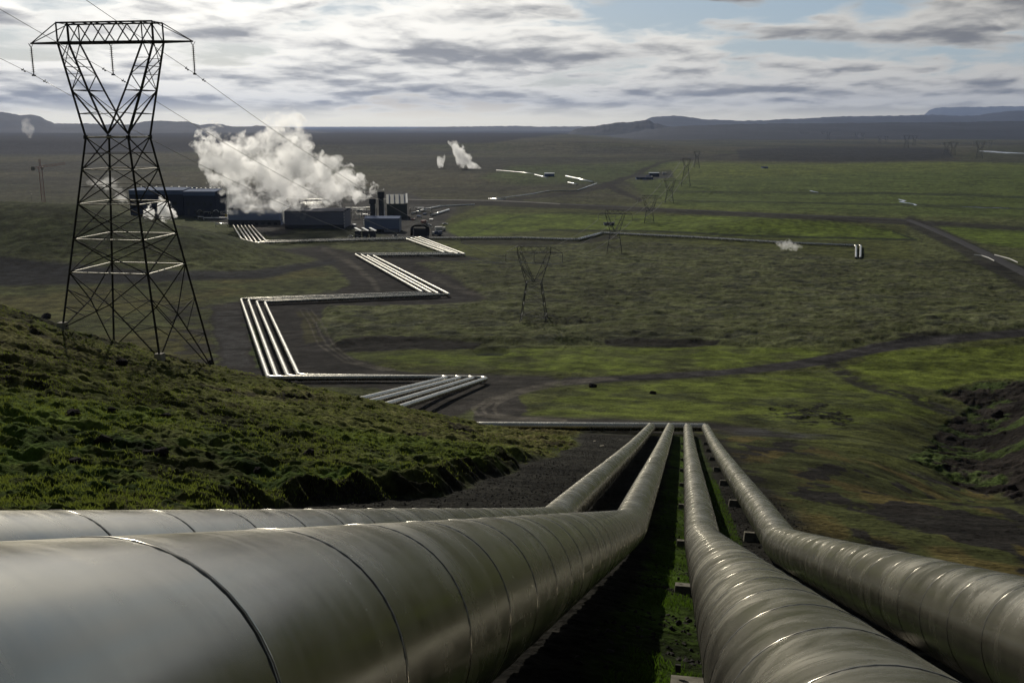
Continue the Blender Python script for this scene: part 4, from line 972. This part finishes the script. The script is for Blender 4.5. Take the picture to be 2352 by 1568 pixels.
# bits of timber left on the gravel
for k,(x,y,dx,dy,lb) in enumerate(((1670,0,0,0,''),(1266-8,1036-2,34,7,'pale plank lying at the edge of the grass'),(1378,1026,12,5,'short pale board by the plank beside the first pipe'),(1363,1015,7,4,'small pale chip of wood beside the boards'))):
    if not lb: continue
    a=hit(x,y);b_=hit(x+dx,y+dy); a[2]=gz(a[0],a[1])+.1;b_[2]=gz(b_[0],b_[1])+.1
    if k>1: b_=a+np.array([dx*.035,.15,0.])
    else: b_=a+np.array([dx*.03,-.3,-.05])
    o=MB().bar(a,b_,.16,.06).build('plank',M['wood']); tag(o,lb,'plank','loose boards')
# ------------------------------------------------------------------ gravel stones and grass blades near the viewer (uncountable)
def scatter_xy(n,s0,s1,q0,q1,pw=1.5):
    u=rng.random(n); s=s0+(s1-s0)*u**pw; q_=q0+(q1-q0)*rng.random(n)
    return dv[0]*s+nv[0]*q_, dv[1]*s+nv[1]*q_
def gzv(X,Y):
    r=np.hypot(X,Y); a=np.arctan2(X,Y); j=np.clip(np.searchsorted(R_,r)-1,0,nR-2); i=np.clip(((a-az1[0])/(az1[1]-az1[0])).astype(int),0,len(az1)-2)
    fa=np.clip((a-az1[i])/(az1[1]-az1[0]),0,1); fr=np.clip((r-R_[j])/(R_[j+1]-R_[j]),0,1)
    return (GZ2[i,j]*(1-fr)+GZ2[i,j+1]*fr)*(1-fa)+(GZ2[i+1,j]*(1-fr)+GZ2[i+1,j+1]*fr)*fa, i, j
octv=np.array([(1,0,0),(-1,0,0),(0,1,0),(0,-1,0),(0,0,1),(0,0,-1)],float); octf=np.array([(0,2,4),(2,1,4),(1,3,4),(3,0,4),(2,0,5),(1,2,5),(3,1,5),(0,3,5)])
def stones(name,X,Y,smin,smax,mat,lb):
    Z,_,_=gzv(X,Y); n=len(X); sz=smin+(smax-smin)*rng.random(n)**3
    th=rng.random(n)*6.28; c,sn=np.cos(th),np.sin(th); v=octv[None]*(1+.45*(rng.random((n,6,1))-.5))*sz[:,None,None]*np.array([1,.8,.6]); v=v+(rng.random((n,6,3))-.5)*sz[:,None,None]*.7
    x=v[...,0]*c[:,None]-v[...,1]*sn[:,None]; y=v[...,0]*sn[:,None]+v[...,1]*c[:,None]
    V=np.stack([x+X[:,None],y+Y[:,None],v[...,2]+Z[:,None]+sz[:,None]*.2],-1).reshape(-1,3); Fq=(octf[None]+6*np.arange(n)[:,None,None]).reshape(-1,3)
    o=npmesh(name,V,Fq,mat); return tag(o,lb,None,None,'stuff')
M['stone']=simple('grey_gravel',(.035,.032,.03),.85,0,.5,4.)
x1,y1=scatter_xy(16000,3,60,-1.2,6.,1.6)
qq=x1*nv[0]+y1*nv[1]
keepm=(vn(x1*1.1,y1*.7,77)+.5*vn(x1*3,y1*3,78)>.05)|((qq>2.4))|(rng.random(len(x1))<.12)
x1,y1=x1[keepm],y1[keepm]
x2,y2=scatter_xy(26000,30,125,-16,-3,1.2); m2=(np.interp(y2,XE_Y,XE_X)<x2-.3); x2,y2=x2[m2],y2[m2]
stones('gravel',np.concatenate([x1,x2]),np.concatenate([y1,y2]),.015,.075,M['stone'],'loose dark gravel around and between the pipes')
def blades(name,X,Y,h0,h1,w,mat,lb):
    Z,_,_=gzv(X,Y); n=len(X); h=h0+(h1-h0)*rng.random(n)**1.5; th=rng.random(n)*6.28; le=(rng.random((n,2))-.5)*h[:,None]*1.1
    wx=np.cos(th)*w;wy=np.sin(th)*w
    V=np.stack([np.stack([X-wx,Y-wy,Z-.02],-1),np.stack([X+wx,Y+wy,Z-.02],-1),np.stack([X+le[:,0]*.35+wx*.6,Y+le[:,1]*.35+wy*.6,Z+h*.6],-1),np.stack([X+le[:,0],Y+le[:,1],Z+h],-1)],1).reshape(-1,3)
    Fq=(np.array([[0,1,2],[0,2,3]])[None]+4*np.arange(n)[:,None,None]).reshape(-1,3)
    o=npmesh(name,V,Fq,mat); return tag(o,lb,None,None,'stuff')
mg,ntg,bg=newmat('grass_blades'); bg.inputs['Base Color'].default_value=(.028,.055,.007,1); bg.inputs['Roughness'].default_value=.6
tr=N(ntg,'ShaderNodeBsdfTranslucent',Color=(.07,.13,.012,1)); mx=N(ntg,'ShaderNodeMixShader',Fac=.5); out=ntg.nodes['Material Output']
ntg.links.new(bg.outputs[0],mx.inputs[1]); ntg.links.new(tr.outputs[0],mx.inputs[2]); ntg.links.new(mx.outputs[0],out.inputs[0]); M['blade']=mg
mg2,ntg,bg=newmat('hill_grass_blades'); bg.inputs['Base Color'].default_value=(.075,.10,.018,1); bg.inputs['Roughness'].default_value=.8; bg.inputs['Specular IOR Level'].default_value=.1
tr=N(ntg,'ShaderNodeBsdfTranslucent',Color=(.18,.22,.035,1)); mx=N(ntg,'ShaderNodeMixShader',Fac=.4); out=ntg.nodes['Material Output']
ntg.links.new(bg.outputs[0],mx.inputs[1]); ntg.links.new(tr.outputs[0],mx.inputs[2]); ntg.links.new(mx.outputs[0],out.inputs[0])
x3,y3=scatter_xy(42000,3,70,-.75,2.6,1.7); q3=x3*nv[0]+y3*nv[1]; m3=((q3<.75)&(vn(x3*1.1,y3*.7,77)<-.2))|((q3>1.35)&(q3<2.55)); x3,y3=x3[m3],y3[m3]
# tussock grass on the near hillside
n4=230000; yy=15*(118/15.)**rng.random(n4); xx=(-.66+.72*rng.random(n4))*yy; m4=xx<np.interp(yy,XE_Y,XE_X)-.2; xx,yy=xx[m4],yy[m4]; m5=fbm(xx/1.3,yy/1.3,91,2)+.5*fbm(xx/7,yy/7,92,2)>.0; xx,yy=xx[m5],yy[m5]
blades('grass',x3,y3,.05,.16,.006,mg,'bright short grass between the near pipes')
blades('hill_grass',xx,yy,.05,.22,.006+.00030*yy,mg2,'tufted grass on the near hillside behind the leftmost pipe')
# ------------------------------------------------------------------ distant mountains
def mrange(name,sky,Y,depth,lb,colr,seed,amp=.12):
    px=np.array([p[0] for p in sky],float); py_=np.array([p[1] for p in sky],float); n=260; m=36
    xs=np.linspace(px[0],px[-1],n); ys=np.interp(xs,px,py_)
    ys=ys+.6*vn(xs/9.,xs*0,seed)+.4*vn(xs/3.7,xs*0,seed+1)
    top=np.array([at(a,b_,Y) for a,b_ in zip(xs,ys)]); zb=-95.
    tp=ss(0,.09,np.linspace(0,1,n))*(1-ss(.91,1,np.linspace(0,1,n))) if name else 1
    top[:,2]=zb+(top[:,2]-zb)*np.sqrt(tp)
    V=[]
    for j in range(m):
        v=j/(m-1)*2-1; yy=Y+v*depth
        pf=(1-abs(v))**.9
        X_=top[:,0]*(yy/Y); nz=fbm(X_/(depth*.35),np.full(n,yy)/(depth*.35),seed,5)
        rdg=1-np.abs(fbm(X_/(depth*.3),np.full(n,yy)/(depth*.6),seed+9,3))*1.6
        z=zb+(top[:,2]-zb)*pf*(1+amp*3*(nz)*(1-pf)*1.0+.0*rdg) + (top[:,2]-zb)*amp*(rdg-.6)*(1-pf)*pf*3
        V.append(np.stack([X_,np.full(n,yy),z],-1))
    V=np.array(V).reshape(-1,3); i=np.arange(m-1)[:,None];k=np.arange(n-1)[None,:]
    Fq=np.stack([i*n+k,i*n+k+1,(i+1)*n+k+1,(i+1)*n+k],-1).reshape(-1,4)
    mt=simple(name+'_rock',colr,.95,0,.35,.0015); o=npmesh(name,V,Fq,mt,smooth=True); return tag(o,lb,None,None,'structure')
mrange('mountains',[(-450,275),(-300,262),(-120,262),(-60,258),(0,255.5),(20,259),(45,264),(70,262.5),(95,268),(108,276),(125,283),(160,284),(200,283),(235,286),(262,284),(300,286),(325,280),(345,277),(385,277.5),(430,279),(460,287),(480,284),(512,285),(520,288),(545,291),(580,290),(587,287),(602,289),(650,291),(700,295),(770,300)],13000,2500,'dark volcanic mountains on the left horizon',(.025,.027,.04),3)
mrange('mountains',[(900,298),(1020,291),(1130,290),(1180,289),(1250,291),(1330,290.5),(1420,290),(1500,289),(1560,296),(1620,300)],20000,1500,'faint low rise on the middle horizon',(.05,.05,.06),5)
mrange('mountains',[(1300,299),(1345,292),(1380,287),(1420,281),(1455,279),(1485,274.5),(1492,276),(1502,282),(1530,289),(1575,297),(1600,300)],10500,900,'small dark hill right of the middle horizon',(.02,.022,.03),7,.2)
mrange('mountains',[(1380,296),(1440,284),(1480,275),(1500,268),(1525,266),(1545,265),(1570,267),(1620,274),(1700,277),(1760,276),(1800,273),(1850,272),(1900,268),(1950,266.5),(2000,266),(2100,264),(2140,262.5),(2200,266),(2250,264.5),(2280,258),(2330,254),(2352,254),(2450,250),(2600,262),(2720,285)],17000,3000,'long blue range along the right horizon',(.025,.03,.045),9)
mrange('mountains',[(1380,310),(1470,300),(1530,292),(1560,289),(1640,286),(1700,284),(1850,283),(2000,281),(2150,280),(2352,277),(2500,277),(2700,290)],9000,2200,'nearer dark slopes under the right range',(.02,.023,.034),11)
mrange('mountains',[(2095,268),(2108,262),(2118,252),(2135,248),(2160,246),(2300,243),(2450,243),(2600,250),(2720,270)],36000,3000,'pale flat topped mountain under cloud at far right',(.05,.055,.07),13)
# ------------------------------------------------------------------ steam
def steam(name,lb,pts,Y,dens,k,ns,cover=0.,asp=.8,seed=0.,gain=3.):
    P_=[(at(x,y,Y),r*Y/F) for x,y,r in pts]; P_.sort(key=lambda t:t[0][0])
    X=np.array([p[0][0] for p in P_]);Z=np.array([p[0][2] for p in P_]);R=np.array([p[1] for p in P_])
    x0,x1_=X[0],X[-1]; zc0=Z.mean(); org=np.array([(x0+x1_)/2,Y,zc0]); Wd=(x1_-x0); zr=max(np.abs(Z-zc0).max(),1.)*1.02; rm_=R.max()*1.02
    n=60; m=28; t=np.linspace(-.03,1.03,n); V=[]
    for tt in t:
        xx=x0+Wd*tt; r=np.interp(xx,X,R)*1.28+ .5; zc=np.interp(xx,X,Z)
        if tt in (t[0],t[-1]): r*=.15
        for j in range(m):
            a=2*math.pi*j/m; lu=1+.10*math.sin(xx/(R.max()*.2)+seed)*math.sin(a*3); V.append((xx-org[0],math.cos(a)*r*asp*lu,zc+math.sin(a)*r*lu-org[2]))
    i=np.arange(n-1)[:,None];kk=np.arange(m)[None,:];k2=(kk+1)%m
    Fs=[tuple(q_) for q_ in np.stack([i*m+kk,i*m+k2,(i+1)*m+k2,(i+1)*m+kk],-1).reshape(-1,4).tolist()]+[tuple(reversed(range(m))),tuple(range((n-1)*m,n*m))]
    mt=bpy.data.materials.new('water_vapour'); mt.use_nodes=True; nt=mt.node_tree; L=nt.links.new; nt.nodes.clear()
    out=N(nt,'ShaderNodeOutputMaterial'); vol=N(nt,'ShaderNodeVolumePrincipled'); L(vol.outputs[0],out.inputs['Volume'])
    vol.inputs['Color'].default_value=(.996,.996,.996,1); vol.inputs['Anisotropy'].default_value=.55
    tc=N(nt,'ShaderNodeTexCoord'); sp=N(nt,'ShaderNodeSeparateXYZ')
    nz0=N(nt,'ShaderNodeTexNoise',Scale=ns*1.6,Detail=3.); L(tc.outputs['Object'],nz0.inputs['Vector'])
    wv=N(nt,'ShaderNodeVectorMath',_operation='SUBTRACT'); L(nz0.outputs['Color'],wv.inputs[0]); wv.inputs[1].default_value=(.5,.5,.5)
    ws=N(nt,'ShaderNodeVectorMath',_operation='SCALE'); L(wv.outputs[0],ws.inputs[0]); ws.inputs['Scale'].default_value=rm_*.75
    wa=N(nt,'ShaderNodeVectorMath',_operation='ADD'); L(tc.outputs['Object'],wa.inputs[0]); L(ws.outputs[0],wa.inputs[1]); L(wa.outputs[0],sp.inputs[0])
    def ma(op,a,b_=0.,c=None):
        x=N(nt,'ShaderNodeMath',_operation=op)
        for i_,q_ in enumerate((a,b_)+((c,) if c is not None else ())):
            if isinstance(q_,(int,float)): x.inputs[i_].default_value=float(q_)
            else: L(q_,x.inputs[i_])
        return x.outputs[0]
    tx=ma('DIVIDE',ma('ADD',sp.outputs[0],Wd/2),Wd)
    def fcurve(vals):
        c=N(nt,'ShaderNodeFloatCurve'); cu=c.mapping.curves[0]; ts=(X-x0)/Wd
        cu.points[0].location=(0,vals[0]); cu.points[1].location=(1,vals[-1])
        for a,b_ in list(zip(ts,vals))[1:-1]: cu.points.new(float(a),float(b_))
        for p in cu.points: p.handle_type='VECTOR'
        c.mapping.update(); L(tx,c.inputs['Value']); return c.outputs[0]
    zc=ma('MULTIPLY',ma('SUBTRACT',fcurve((Z-zc0)/zr*.5+.5),.5),2*zr); rr=ma('MULTIPLY',fcurve(R/rm_),rm_); rr=ma('MAXIMUM',rr,.4)
    dz=ma('DIVIDE',ma('SUBTRACT',sp.outputs[2],zc),rr); dy=ma('DIVIDE',ma('DIVIDE',sp.outputs[1],rr),asp)
    q_=ma('SQRT',ma('ADD',ma('MULTIPLY',dz,dz),ma('MULTIPLY',dy,dy)))
    off=N(nt,'ShaderNodeMapping'); off.inputs['Location'].default_value=(seed*31.,seed*17.,seed*5.); L(tc.outputs['Object'],off.inputs[0])
    nz=N(nt,'ShaderNodeTexNoise',Scale=ns*2.6,Detail=7.,Roughness=.6,Distortion=.2); L(off.outputs[0],nz.inputs['Vector'])
    nl=N(nt,'ShaderNodeTexNoise',Scale=ns*1.15,Detail=2.,Distortion=.4); L(off.outputs[0],nl.inputs['Vector'])
    d_=ma('ADD',ma('SUBTRACT',.98-cover,q_),ma('ADD',ma('MULTIPLY',ma('SUBTRACT',nz.outputs['Fac'],.5),k),ma('MULTIPLY',ma('SUBTRACT',nl.outputs['Fac'],.5),k*.75)))
    d_=ma('MULTIPLY',ma('MINIMUM',ma('MAXIMUM',ma('MULTIPLY',d_,gain),0.),1.),dens); L(d_,vol.inputs['Density'])
    try: mt.cycles.volume_step_rate=1.
    except Exception: pass
    o=npmesh(name,V,Fs,mt); o.location=org; return tag(o,lb,'steam','steam rising from the plant and wells')
steam('steam_cloud','huge white steam cloud trailing left from the two stacks',[(881,440,4),(868,437,9),(850,432,16),(820,424,32),(790,422,52),(755,428,50),(728,418,62),(703,380,88),(674,366,104),(644,374,92),(600,388,76),(560,390,72),(520,380,70),(480,362,58),(457,345,42),(442,345,12)],790,.17,4.3,.05,.10,.5,0.,4.)
steam('steam_cloud','ragged lower left skirt of the big steam cloud, before the blue hall',[(505,455,8),(525,462,22),(555,462,30),(590,468,20),(640,465,22),(680,488,26),(700,495,18),(715,480,8)],770,.06,3.2,.08,.1,.8,3.)
steam('steam_cloud','bright steam jet blowing left from a vent on the far plain',[(1104,388,3),(1092,384,9),(1078,374,19),(1064,362,25),(1050,350,24),(1040,338,17),(1034,330,9),(1030,326,4)],2100,.09,2.6,.03,.05,.8,5.)
steam('steam_wisp','thin steam wisp left of the far bright steam jet',[(1004,368,10),(1010,372,17),(1017,370,14),(1022,360,8)],2100,.06,3.0,.05,.15,.8,7.)
steam('steam_puff','bright steam puff behind the mound, seen between pylon legs',[(408,496,4),(395,491,14),(382,484,26),(372,478,26),(364,480,14)],800,.6,3.0,.12,.05,.8,9.)
steam('steam_puff','smaller steam puff left of the bright one behind the mound',[(328,495,5),(338,490,13),(346,488,15),(354,490,8)],800,.5,3.0,.16,.05,.8,11.)
steam('steam_wisp','faint grey steam drifting up behind the big pylon',[(200,418,6),(225,420,20),(255,428,28),(275,444,24),(292,462,12),(300,476,5)],1000,.035,3.2,.05,.1,.8,13.)
steam('steam_wisp','faint far steam column below the left mountains',[(52,292,8),(60,296,22),(68,296,24),(76,292,10)],5200,.004,3.,.014,.1,.8,15.)
steam('steam_puff','small low steam puff beside the double pipeline at right',[(1783,560,4),(1795,563,10),(1810,564,12),(1828,566,9),(1842,568,3)],600,.22,3.,.25,.05,.8,17.)
# ------------------------------------------------------------------ haze
mh=bpy.data.materials.new('thin_air'); mh.use_nodes=True; nt=mh.node_tree; nt.nodes.clear(); out=N(nt,'ShaderNodeOutputMaterial'); vol=N(nt,'ShaderNodeVolumePrincipled'); nt.links.new(vol.outputs[0],out.inputs['Volume'])
vol.inputs['Color'].default_value=(.50,.64,1.,1); vol.inputs['Density'].default_value=2.0e-5; vol.inputs['Anisotropy'].default_value=.2
zlo=-400.; hz_=MB().box((0,10000,(zlo+900)/2),(120000,60000,900-zlo)).build('haze',mh); tag(hz_,'blue air between the viewer and the far mountains',None,None,'stuff')
# ------------------------------------------------------------------ pipeline / wire roots to their bases
bpy.context.view_layer.update()
for o in list(COL.objects):
    if o.type=='EMPTY' and o.parent is None and o.name.startswith('pipeline'):
        ch=list(o.children); e=ch[0]; p=Vector(e.data.vertices[0].co)-Vector((0,0,1.1)); o.location=p
        for c in ch: c.location=Vector(c.location)-p
# ------------------------------------------------------------------ sun, sky
SAZ=math.radians(-18.); SEL=math.radians(28.5)
sd=Vector((math.sin(SAZ)*math.cos(SEL),math.cos(SAZ)*math.cos(SEL),math.sin(SEL)))
sl=bpy.data.lights.new('sun','SUN'); sl.energy=3.2; sl.angle=math.radians(.55); sl.color=(1.,.93,.80); so=bpy.data.objects.new('sun',sl); COL.objects.link(so); so.rotation_mode='QUATERNION'; so.rotation_quaternion=sd.to_track_quat('Z','Y')
W=bpy.data.worlds.new('World'); SC.world=W; W.use_nodes=True; nt=W.node_tree; L=nt.links.new; bgN=nt.nodes['Background']
tc=N(nt,'ShaderNodeTexCoord'); sp=N(nt,'ShaderNodeSeparateXYZ'); L(tc.outputs['Generated'],sp.inputs[0])
def ma(op,a,b_=0.):
    x=N(nt,'ShaderNodeMath',_operation=op)
    for i_,q_ in enumerate((a,b_)):
        if isinstance(q_,(int,float)): x.inputs[i_].default_value=float(q_)
        else: L(q_,x.inputs[i_])
    return x.outputs[0]
def mrw(v,a,b_,c=0.,d=1.,sm=True):
    r=N(nt,'ShaderNodeMapRange'); r.interpolation_type='SMOOTHSTEP' if sm else 'LINEAR'
    for k_,q_ in (('From Min',a),('From Max',b_),('To Min',c),('To Max',d)): r.inputs[k_].default_value=q_
    L(v,r.inputs['Value']); return r.outputs[0]
sky=N(nt,'ShaderNodeTexSky'); sky.sky_type='NISHITA'; sky.sun_disc=False; sky.sun_elevation=SEL; sky.sun_rotation=SAZ; sky.altitude=300
zc=ma('MAXIMUM',sp.outputs[2],0.)
def cpl(dz,z0=.03,off=(0,0,0)):
    zz=ma('ADD',ma('MAXIMUM',ma('ADD',sp.outputs[2],dz),0.),z0); cb=N(nt,'ShaderNodeCombineXYZ'); L(ma('DIVIDE',sp.outputs[0],zz),cb.inputs[0]); L(ma('DIVIDE',sp.outputs[1],zz),cb.inputs[1]); cb.inputs[2].default_value=0.
    return cb.outputs[0]
CSEED=2.1
def cn(v,sc,det=9.,ro=.58,dist=.25):
    n_=N(nt,'ShaderNodeTexNoise',Scale=sc,Detail=det,Roughness=ro,Distortion=dist); n_.noise_dimensions='2D'; L(v,n_.inputs['Vector']); return n_.outputs['Fac']
def fld(dz):
    v0=cpl(dz,.13); sc_=N(nt,'ShaderNodeVectorMath',_operation='MULTIPLY'); L(v0,sc_.inputs[0]); sc_.inputs[1].default_value=(1.15,1.,1.); ad_=N(nt,'ShaderNodeVectorMath',_operation='ADD'); L(sc_.outputs[0],ad_.inputs[0]); ad_.inputs[1].default_value=(CSEED,CSEED*2,0); v=ad_.outputs[0]
    wv=N(nt,'ShaderNodeTexNoise',Scale=5.,Detail=3.); wv.noise_dimensions='2D'; L(v,wv.inputs['Vector']); wd=N(nt,'ShaderNodeVectorMath',_operation='MULTIPLY_ADD'); L(wv.outputs['Color'],wd.inputs[0]); wd.inputs[1].default_value=(.14,.14,0.); L(v,wd.inputs[2]); vw=wd.outputs[0]
    a_=cn(vw,1.35,8.,.54,.15); b_=cn(v,.42,3.,.5,.3)
    vo=N(nt,'ShaderNodeTexVoronoi',Scale=2.6,Detail=2.,Roughness=.55); vo.voronoi_dimensions='2D'; vo.normalize=True; L(vw,vo.inputs['Vector'])
    return ma('ADD',ma('ADD',ma('MULTIPLY',a_,.50),ma('MULTIPLY',b_,.62)),ma('MULTIPLY',ma('SUBTRACT',.42,vo.outputs['Distance']),.15))
f1=fld(0.); f2=fld(-.0045); f3=fld(-.014)
# open blue gaps high up toward the right
az_=ma('ARCTAN2',sp.outputs[0],sp.outputs[1])
gapz=mrw(sp.outputs[2],.086,.118); gapx=mrw(az_,-.06,.22)
cov=ma('SUBTRACT',ma('ADD',f1,.02),ma('MULTIPLY',ma('MULTIPLY',gapz,gapx),.10))
mask=mrw(cov,.455,.55)
d1=ma('SUBTRACT',f2,f1); d2=ma('SUBTRACT',f3,f1)
shade=ma('ADD',ma('ADD',ma('MULTIPLY',d1,5.),ma('MULTIPLY',d2,3.)),ma('MULTIPLY',ma('SUBTRACT',.565,f1),3.5))
lit=mrw(shade,-1.25,.66)
dt=N(nt,'ShaderNodeVectorMath',_operation='DOT_PRODUCT'); L(tc.outputs['Generated'],dt.inputs[0]); dt.inputs[1].default_value=sd
gl_=ma('POWER',ma('MAXIMUM',dt.outputs['Value'],0.),7.)
glow=ma('ADD',.62,ma('MULTIPLY',gl_,1.5))
def mixc(f,a,b_):
    x=N(nt,'ShaderNodeMix'); x.data_type='RGBA'
    if isinstance(f,float): x.inputs[0].default_value=f
    else: L(f,x.inputs[0])
    for i_,q_ in ((6,a),(7,b_)):
        if isinstance(q_,tuple): x.inputs[i_].default_value=q_
        else: L(q_,x.inputs[i_])
    return x.outputs[2]
def scl(c,f):
    x=N(nt,'ShaderNodeVectorMath',_operation='SCALE'); L(c,x.inputs[0]); 
    if isinstance(f,float): x.inputs['Scale'].default_value=f
    else: L(f,x.inputs['Scale'])
    return x.outputs[0]
cloud=scl(mixc(lit,(.245,.248,.258,1),(.88,.855,.79,1)),glow)
skyc=mixc(.55,scl(sky.outputs[0],.07),(.27,.39,.53,1))
colr=mixc(mask,skyc,cloud)
hor=mrw(sp.outputs[2],.004,.026,1.,0.); hf=ma('MULTIPLY',hor,.9)
colr=mixc(hf,colr,scl(mixc(0.,(1.18,1.10,.88,1),(.6,.58,.5,1)),glow))
# higher up the layer is duller, so that metal mirrors a grey dome
zen=mrw(sp.outputs[2],.14,.6,1.,.46)
back_=mrw(sp.outputs[1],-.6,.5,.5,1.)
side_=ma('SUBTRACT',1.,ma('MULTIPLY',mrw(sp.outputs[0],-.08,.5,0.,.86),mrw(sp.outputs[2],.12,.30)))
colr=scl(scl(scl(colr,zen),back_),side_)
W.cycles.sampling_method='MANUAL'; W.cycles.sample_map_resolution=256
L(colr,bgN.inputs['Color']); bgN.inputs['Strength'].default_value=1.
# ------------------------------------------------------------------ camera + render
cd=bpy.data.cameras.new('camera'); cd.sensor_width=36; cd.lens=36*F/2352; cd.clip_start=.05; cd.clip_end=200000
co=bpy.data.objects.new('camera',cd); COL.objects.link(co); co.rotation_euler=(math.pi/2-PIT,0,0); SC.camera=co
SC.view_settings.view_transform='Standard'; SC.view_settings.look='None'; SC.view_settings.exposure=0.; SC.view_settings.gamma=1.
cy=SC.cycles; cy.max_bounces=12; cy.diffuse_bounces=2; cy.glossy_bounces=3; cy.transmission_bounces=2; cy.volume_bounces=11; cy.transparent_max_bounces=8
cy.volume_step_rate=2.; cy.volume_max_steps=128; cy.use_denoising=True; cy.sample_clamp_indirect=6.; cy.sample_clamp_direct=0.
cy.caustics_reflective=False; cy.caustics_refractive=False
